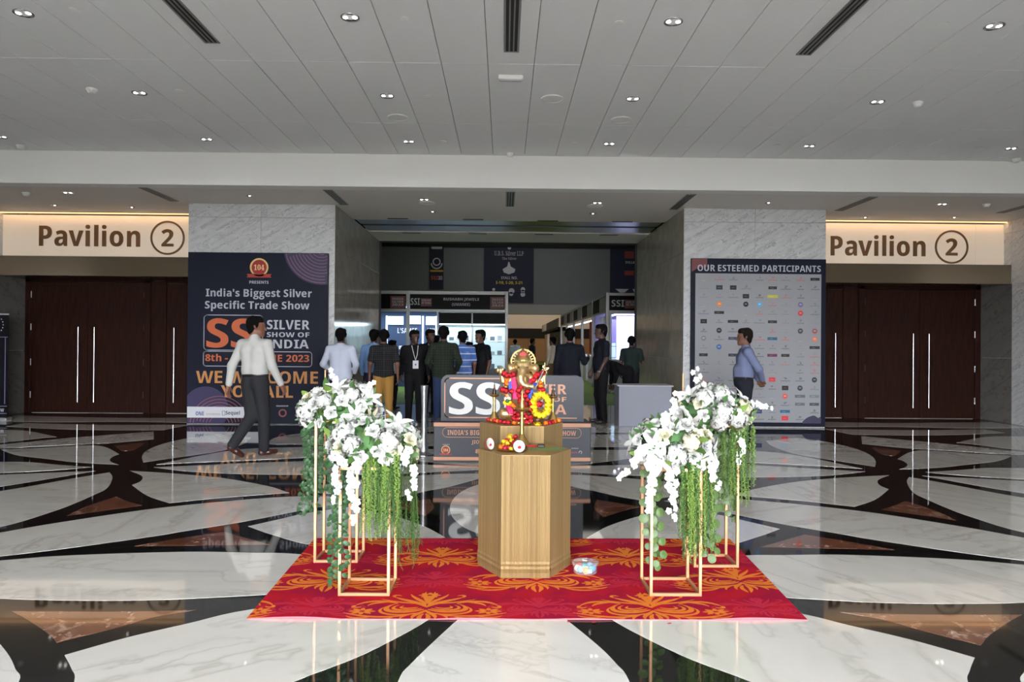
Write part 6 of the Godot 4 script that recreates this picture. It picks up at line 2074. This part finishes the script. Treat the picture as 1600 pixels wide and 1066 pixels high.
	if hem < 0.93:
		for s in [-1, 1]:
			S.append([Vector3(0.066 * s, hem + 0.1, 0), Vector3(0.062 * s, 1.0, 0), 0.125 * fat, 0.115 * fat])
	if o.get("belly", 0.0) > 0.0:
		S.append([U.call(Vector3(0, 1.05, 0.05)), U.call(Vector3(0, 1.12, 0.05)), 0.1 + o.belly, 0.098 + o.belly])
	S.append([U.call(Vector3(0, 1.42, -0.02)), U.call(Vector3(0, 1.462, -0.014)), 0.074, 0.064])
	g = G.new()
	g.blob(S, cell, 0.028)
	put(g, o.get("top", "shirt"), o.shirt, t)
	# trousers
	var Q := []
	for s in [-1, 1]:
		Q.append([Vector3(0.064 * s, 0.92, 0), Vector3(0.06 * s, 0.965 if tuck else 0.98, 0), 0.112 * fat, (0.112 if tuck else 0.102) * fat])
		if tuck and o.get("belly", 0.0) > 0.0:
			Q.append([Vector3(0, 0.93, 0.03), Vector3(0, 0.97, 0.035), 0.1 + o.belly, 0.1 + o.belly])
		Q.append([Vector3(0.086 * s, 0.88, 0), kn[s], 0.1, 0.076])
		Q.append([kn[s], an[s] - Vector3(0, 0.0, 0), 0.074, 0.062])
	g = G.new()
	g.blob(Q, cell, 0.03)
	put(g, "trousers", o.trousers, t)
	# shoes
	for s in [-1, 1]:
		g = G.new()
		var ft: Vector3 = an[s] - Vector3(0, 0.045, 0)
		var side: Vector3 = fd[s].cross(Vector3.UP).normalized() * 0.018
		g.blob([[ft - fd[s] * 0.03, ft + fd[s] * 0.06, 0.042, 0.04], [ft + fd[s] * 0.06 + side, ft + fd[s] * 0.15, 0.034, 0.028], [ft + fd[s] * 0.06 - side, ft + fd[s] * 0.14, 0.034, 0.026]], 0.012 if fine else 0.018, 0.02)
		put(g, "shoe", mat(o.get("shoes", col(28, 20, 18)), 0.35), t)
	if o.get("belt", false):
		g = G.new()
		var pts := []
		for k in 25:
			var a := TAU * k / 24.0
			pts.append(Vector3(cos(a) * 0.166 * fat, 1.005, sin(a) * (0.112 * fat + o.get("belly", 0.0) * 0.9) + o.get("belly", 0.0) * 0.8))
		g.tube(pts, [0.017], 8, false)
		put(g, "belt", mat(col(20, 18, 18), 0.4), t)
	if o.get("badge", false):
		g = G.new()
		for s in [-1.0, 1.0]:
			var a: Vector3 = U.call(Vector3(0.06 * s, 1.45, 0.05))
			var b: Vector3 = U.call(Vector3(0.03 * s, 1.28, 0.128))
			var c: Vector3 = U.call(Vector3(0.0, 1.18, 0.128))
			g.tube([a, b, c], [0.007], 6)
		put(g, "lanyard", mat(col(200, 200, 204), 0.7), t)
		boxed("badge", Vector3(0, 1.1, 0.135), Vector3(0.105, 0.15, 0.006), M.paper_white, t, 0.002)
		boxed("badge_print", Vector3(0, 1.1, 0.1395), Vector3(0.028, 0.03, 0.002), mat(col(60, 66, 96), 0.6), t)
	return t

func build_people() -> void:
	var black := fabric(col(17, 17, 20))
	var navyb := fabric(col(20, 22, 32))
	var dark := fabric(col(30, 30, 36))
	# walking man by the welcome board
	person("man in a white long-sleeved shirt walking past the welcome board", -3.2, 8.8, 2.8, 1.76, {
		"cell": 0.0155, "shirt": fabric(col(170, 170, 166)), "trousers": fabric(col(38, 38, 42)), "skin": col(116, 76, 58), "look": -0.95, "hem": 0.99, "belt": true, "shoes": col(60, 30, 24),
		"armL": [Vector3(0.275, 1.12, -0.09), Vector3(0.315, 0.87, -0.1)], "armR": [Vector3(0.265, 1.12, -0.02), Vector3(0.315, 0.885, 0.1)],
		"legL": [Vector3(0.05, 0.49, 0.0), Vector3(0.1, 0.17, -0.27), Vector3(-0.35, -0.6, 0.7)], "legR": [Vector3(0.08, 0.5, 0.07), Vector3(0.06, 0.085, 0.1), Vector3(0.6, 0, 0.9)]})
	person("man in a grey-blue shirt standing with hands clasped behind his back by the participants board", 3.44, 9.97, -1.72, 1.69, {
		"cell": 0.0155, "shirt": fabric(col(104, 112, 142)), "trousers": fabric(col(30, 32, 42)), "skin": col(104, 68, 52), "hem": 0.985, "belt": true, "belly": 0.02, "hair": col(26, 22, 20),
		"armL": [Vector3(0.235, 1.14, -0.15), Vector3(0.03, 0.97, -0.245)], "armR": [Vector3(0.235, 1.14, -0.15), Vector3(0.04, 0.95, -0.215)]})
	# people in front of the passage, left of the aisle
	person("man in a pale untucked shirt holding a maroon pouch, back turned at the passage", -2.71, 11.3, 3.1, 1.67, {
		"shirt": fabric(col(172, 178, 194)), "trousers": fabric(col(24, 26, 34)), "hem": 0.84, "fat": 1.06, "skin": col(84, 56, 44),
		"armL": [Vector3(0.29, 1.13, -0.02), Vector3(0.2, 1.0, 0.16)], "armR": [Vector3(0.27, 1.13, -0.03), Vector3(0.2, 0.98, 0.14)]})
	person("man in a light blue shirt standing beside the pale-shirted man", -2.42, 12.65, 2.9, 1.68, {
		"shirt": fabric(col(110, 140, 186)), "trousers": fabric(col(34, 40, 62)), "hem": 0.9, "fat": 1.05, "skin": col(84, 56, 44)})
	person("man in a dark checked shirt and tan trousers, back turned", -2.13, 12.0, 3.3, 1.67, {
		"shirt": plaid(col(22, 22, 26), col(74, 74, 70), 10), "trousers": fabric(col(150, 112, 56)), "hem": 0.86, "sleeve": "short", "skin": col(104, 68, 54)})
	person("person in a bright white coat behind the man with the badge", -2.5, 15.2, 2.4, 1.5, {
		"shirt": fabric(col(236, 240, 255)), "trousers": dark, "hem": 0.84, "skin": col(110, 74, 56)})
	person("man in a black shirt with a white lanyard badge facing the lobby", -1.66, 12.45, 0.3, 1.67, {
		"shirt": black, "trousers": black, "hem": 0.9, "badge": true, "skin": col(70, 44, 36), "look": 0.3, "fat": 1.05, "cell": 0.02,
		"armR": [Vector3(0.25, 1.12, -0.04), Vector3(0.25, 0.9, 0.06)], "armL": [Vector3(0.26, 1.12, -0.05), Vector3(0.27, 0.89, 0.02)]})
	person("man in black with a cream lanyard standing just behind the badge wearer", -1.5, 13.6, 0.5, 1.71, {
		"shirt": black, "trousers": black, "hem": 0.9, "badge": true, "skin": col(78, 48, 38), "look": 0.2})
	person("person in a grey-white shirt half hidden by the man in the green check", -1.44, 14.0, 2.6, 1.6, {
		"shirt": fabric(col(188, 190, 192)), "trousers": fabric(col(140, 146, 160)), "hem": 0.84, "skin": col(120, 82, 64)})
	person("man in a dark green checked shirt and jeans, back turned", -1.08, 11.8, 3.05, 1.73, {
		"shirt": plaid(col(30, 36, 30), col(62, 66, 52), 14), "trousers": fabric(col(38, 50, 80)), "hem": 0.85, "fat": 1.05, "skin": col(100, 66, 52),
		"armL": [Vector3(0.27, 1.13, 0.0), Vector3(0.2, 0.98, 0.16)], "armR": [Vector3(0.27, 1.13, 0.0), Vector3(0.2, 0.98, 0.16)]})
	person("man in a blue polo shirt with white stripes, back turned", -0.82, 12.8, 3.5, 1.67, {
		"shirt": stripes(col(78, 112, 178), col(210, 216, 232)), "trousers": dark, "hem": 0.87, "sleeve": "short", "fat": 1.08, "skin": col(104, 70, 56)})
	person("short person seen between the striped polo and the black polo", -0.78, 14.5, 0.6, 1.47, {
		"shirt": dark, "trousers": dark, "skin": col(140, 88, 60), "sleeve": "short"})
	person("man in a black polo shirt facing left toward the group", -0.5, 13.2, -0.85, 1.7, {
		"shirt": black, "trousers": black, "hem": 0.88, "sleeve": "short", "skin": col(88, 56, 44)})
	# right of the aisle
	person("man in a black suit jacket gesturing with one hand, back turned", 1.12, 12.3, 3.2, 1.72, {
		"shirt": navyb, "top": "jacket", "trousers": navyb, "hem": 0.8, "fat": 1.12, "skin": col(110, 66, 54),
		"armR": [Vector3(0.27, 1.13, 0.02), Vector3(0.37, 1.2, 0.22)]})
	person("man in dark navy with a wristwatch standing in profile by the white counter", 1.74, 12.7, -1.35, 1.81, {
		"shirt": navyb, "trousers": black, "hem": 0.9, "sleeve": "short", "skin": col(66, 42, 34), "cell": 0.02, "belly": 0.01,
		"armL": [Vector3(0.24, 1.13, 0.0), Vector3(0.22, 0.9, 0.12)], "armR": [Vector3(0.24, 1.13, 0.0), Vector3(0.22, 0.9, 0.1)]})
	person("man in a beige shirt and brown trousers among the stalls", 1.36, 20.0, -2.2, 1.65, {
		"shirt": fabric(col(196, 182, 168)), "trousers": fabric(col(104, 80, 54)), "hem": 0.9, "skin": col(90, 58, 46), "cell": 0.03})
	person("man in a light blue shirt far down the aisle", 0.43, 30.0, 3.1, 1.64, {
		"shirt": fabric(col(170, 186, 200)), "trousers": fabric(col(34, 36, 44)), "hem": 0.88, "skin": col(90, 58, 46), "cell": 0.04})
	person("man in dark clothes striding far down the aisle", 1.1, 28.0, 1.9, 1.66, {
		"shirt": dark, "trousers": fabric(col(26, 26, 32)), "hem": 0.88, "skin": col(70, 46, 38), "cell": 0.04,
		"legL": [Vector3(0.09, 0.5, 0.15), Vector3(0.09, 0.085, 0.28), Vector3(0.1, 0, 1)], "legR": [Vector3(0.09, 0.48, -0.02), Vector3(0.09, 0.12, -0.3), Vector3(0.1, -0.3, 1)]})
	person("person in dark green standing by the violet-lit stall", 2.76, 15.2, 2.9, 1.63, {
		"shirt": fabric(col(34, 44, 44)), "trousers": dark, "hem": 0.85, "skin": col(84, 54, 44), "sleeve": "short",
		"armR": [Vector3(0.25, 1.13, 0.05), Vector3(0.2, 1.25, 0.24)]})
	person("person in black bending low behind the white counter", 2.5, 14.2, -1.5, 1.6, {
		"shirt": black, "trousers": black, "hem": 0.86, "skin": col(84, 54, 44), "bend": 1.15,
		"armL": [Vector3(0.22, 1.2, 0.16), Vector3(0.16, 1.15, 0.38)], "armR": [Vector3(0.22, 1.2, 0.16), Vector3(0.16, 1.15, 0.38)]})

# ------------------------------------------------------------------ loose furniture and small things
func build_small_things() -> void:
	var t := thing("white_counter", "plain white reception counter right of the passage", "counter", Vector3(2.47, 0, -12.52))
	boxed("body", Vector3(0, 0.355, 0), Vector3(0.94, 0.71, 0.5), mat(col(128, 130, 144), 0.5), t, 0.005)
	boxed("top", Vector3(0, 0.722, 0), Vector3(1.0, 0.024, 0.56), mat(col(158, 158, 168), 0.4), t, 0.004)
	t = thing("stanchion", "waisted brushed-steel stanchion on a round base left of the sign block", "stanchion", Vector3(-1.075, 0, -8.95))
	var g := G.new()
	g.lathe([Vector2(0.0, 0.0), Vector2(0.155, 0.0), Vector2(0.16, 0.012), Vector2(0.15, 0.03), Vector2(0.1, 0.04), Vector2(0.065, 0.055)], Vector3.ZERO, 32)
	put(g, "base", M.steel, t)
	g = G.new()
	g.lathe([Vector2(0.06, 0.05), Vector2(0.045, 0.2), Vector2(0.036, 0.42), Vector2(0.034, 0.6), Vector2(0.04, 0.78), Vector2(0.05, 0.9), Vector2(0.046, 0.905), Vector2(0.0, 0.908)], Vector3.ZERO, 28)
	put(g, "post", M.steel_soft, t)
	# clear tub of coloured powder packets on the carpet
	t = thing("clear_tub", "clear round plastic tub of coloured balls on the carpet beside the podium", "tub", Vector3(0.475, 0.006, -4.38))
	var glass := StandardMaterial3D.new()
	glass.albedo_color = Color(0.95, 0.97, 1.0, 0.12)
	glass.transparency = BaseMaterial3D.TRANSPARENCY_ALPHA
	glass.roughness = 0.08
	g = G.new()
	g.lathe([Vector2(0.0, 0.002), Vector2(0.07, 0.002), Vector2(0.075, 0.008), Vector2(0.079, 0.055), Vector2(0.083, 0.057), Vector2(0.083, 0.064)], Vector3.ZERO, 32)
	put(g, "tub", glass, t)
	g = G.new()
	g.lathe([Vector2(0.086, 0.058), Vector2(0.086, 0.068), Vector2(0.07, 0.072), Vector2(0.0, 0.074)], Vector3.ZERO, 32)
	put(g, "lid", glass, t)
	boxed("label", Vector3(0.02, 0.03, 0.077), Vector3(0.025, 0.022, 0.002), M.paper_white, t)
	var cs := [col(70, 130, 214), col(40, 160, 160), col(238, 150, 70), col(120, 170, 226), col(228, 210, 190), col(220, 90, 70), col(90, 190, 180), col(160, 200, 236)]
	for k in 8:
		var a := TAU * k / 8.0
		g = G.new()
		g.ball(Vector3.ZERO, Vector3.ONE * 0.022, 12, 8)
		var o := put(g, "coloured_ball", mat(cs[k], 0.5))
		o.position = t.position + Vector3(cos(a) * 0.047, 0.026 + 0.006 * (k % 2), sin(a) * 0.047)
		tag(o, "%s ball inside the clear tub on the carpet" % ["blue", "teal", "orange", "pale blue", "cream", "red", "turquoise", "sky blue"][k], "ball", "balls in the clear tub")
	# fallen petals before the carpet
	for q in [[0.29, 3.61], [0.42, 3.6], [0.81, 3.59]]:
		g = G.new()
		g.petal(Vector3.ZERO, Vector3(1, 0.02, 0), Vector3.UP, 0.024, 0.014, -0.1, 0.15)
		var o := put(g, "fallen_petal", mat(RED, 0.7))
		o.position = Vector3(q[0], 0.0015, -q[1])
		tag(o, "small red petal fallen on the marble in front of the carpet", "petal", "fallen petals")
	# pouch under the arm of the pale-shirted man
	var pc := boxed("pouch", Vector3.ZERO, Vector3(0.12, 0.07, 0.05), mat(col(84, 22, 28), 0.6), self, 0.012)
	pc.position = Vector3(-2.9, 0.98, -11.38)
	tag(pc, "small maroon pouch held at the waist of the pale-shirted man", "pouch")
	t = thing("wristwatch", "pale wristwatch on the arm of the man in dark navy", "watch", Vector3(1.665, 0.965, -12.45))
	g = G.new()
	g.lathe([Vector2(0.03, -0.012), Vector2(0.034, -0.01), Vector2(0.034, 0.01), Vector2(0.03, 0.012)], Vector3.ZERO, 16)
	put(g, "strap", M.steel_soft, t)
	g = G.new()
	g.ball(Vector3(0, 0, 0.034), Vector3(0.014, 0.014, 0.004), 12, 6)
	put(g, "dial", M.paper_white, t)
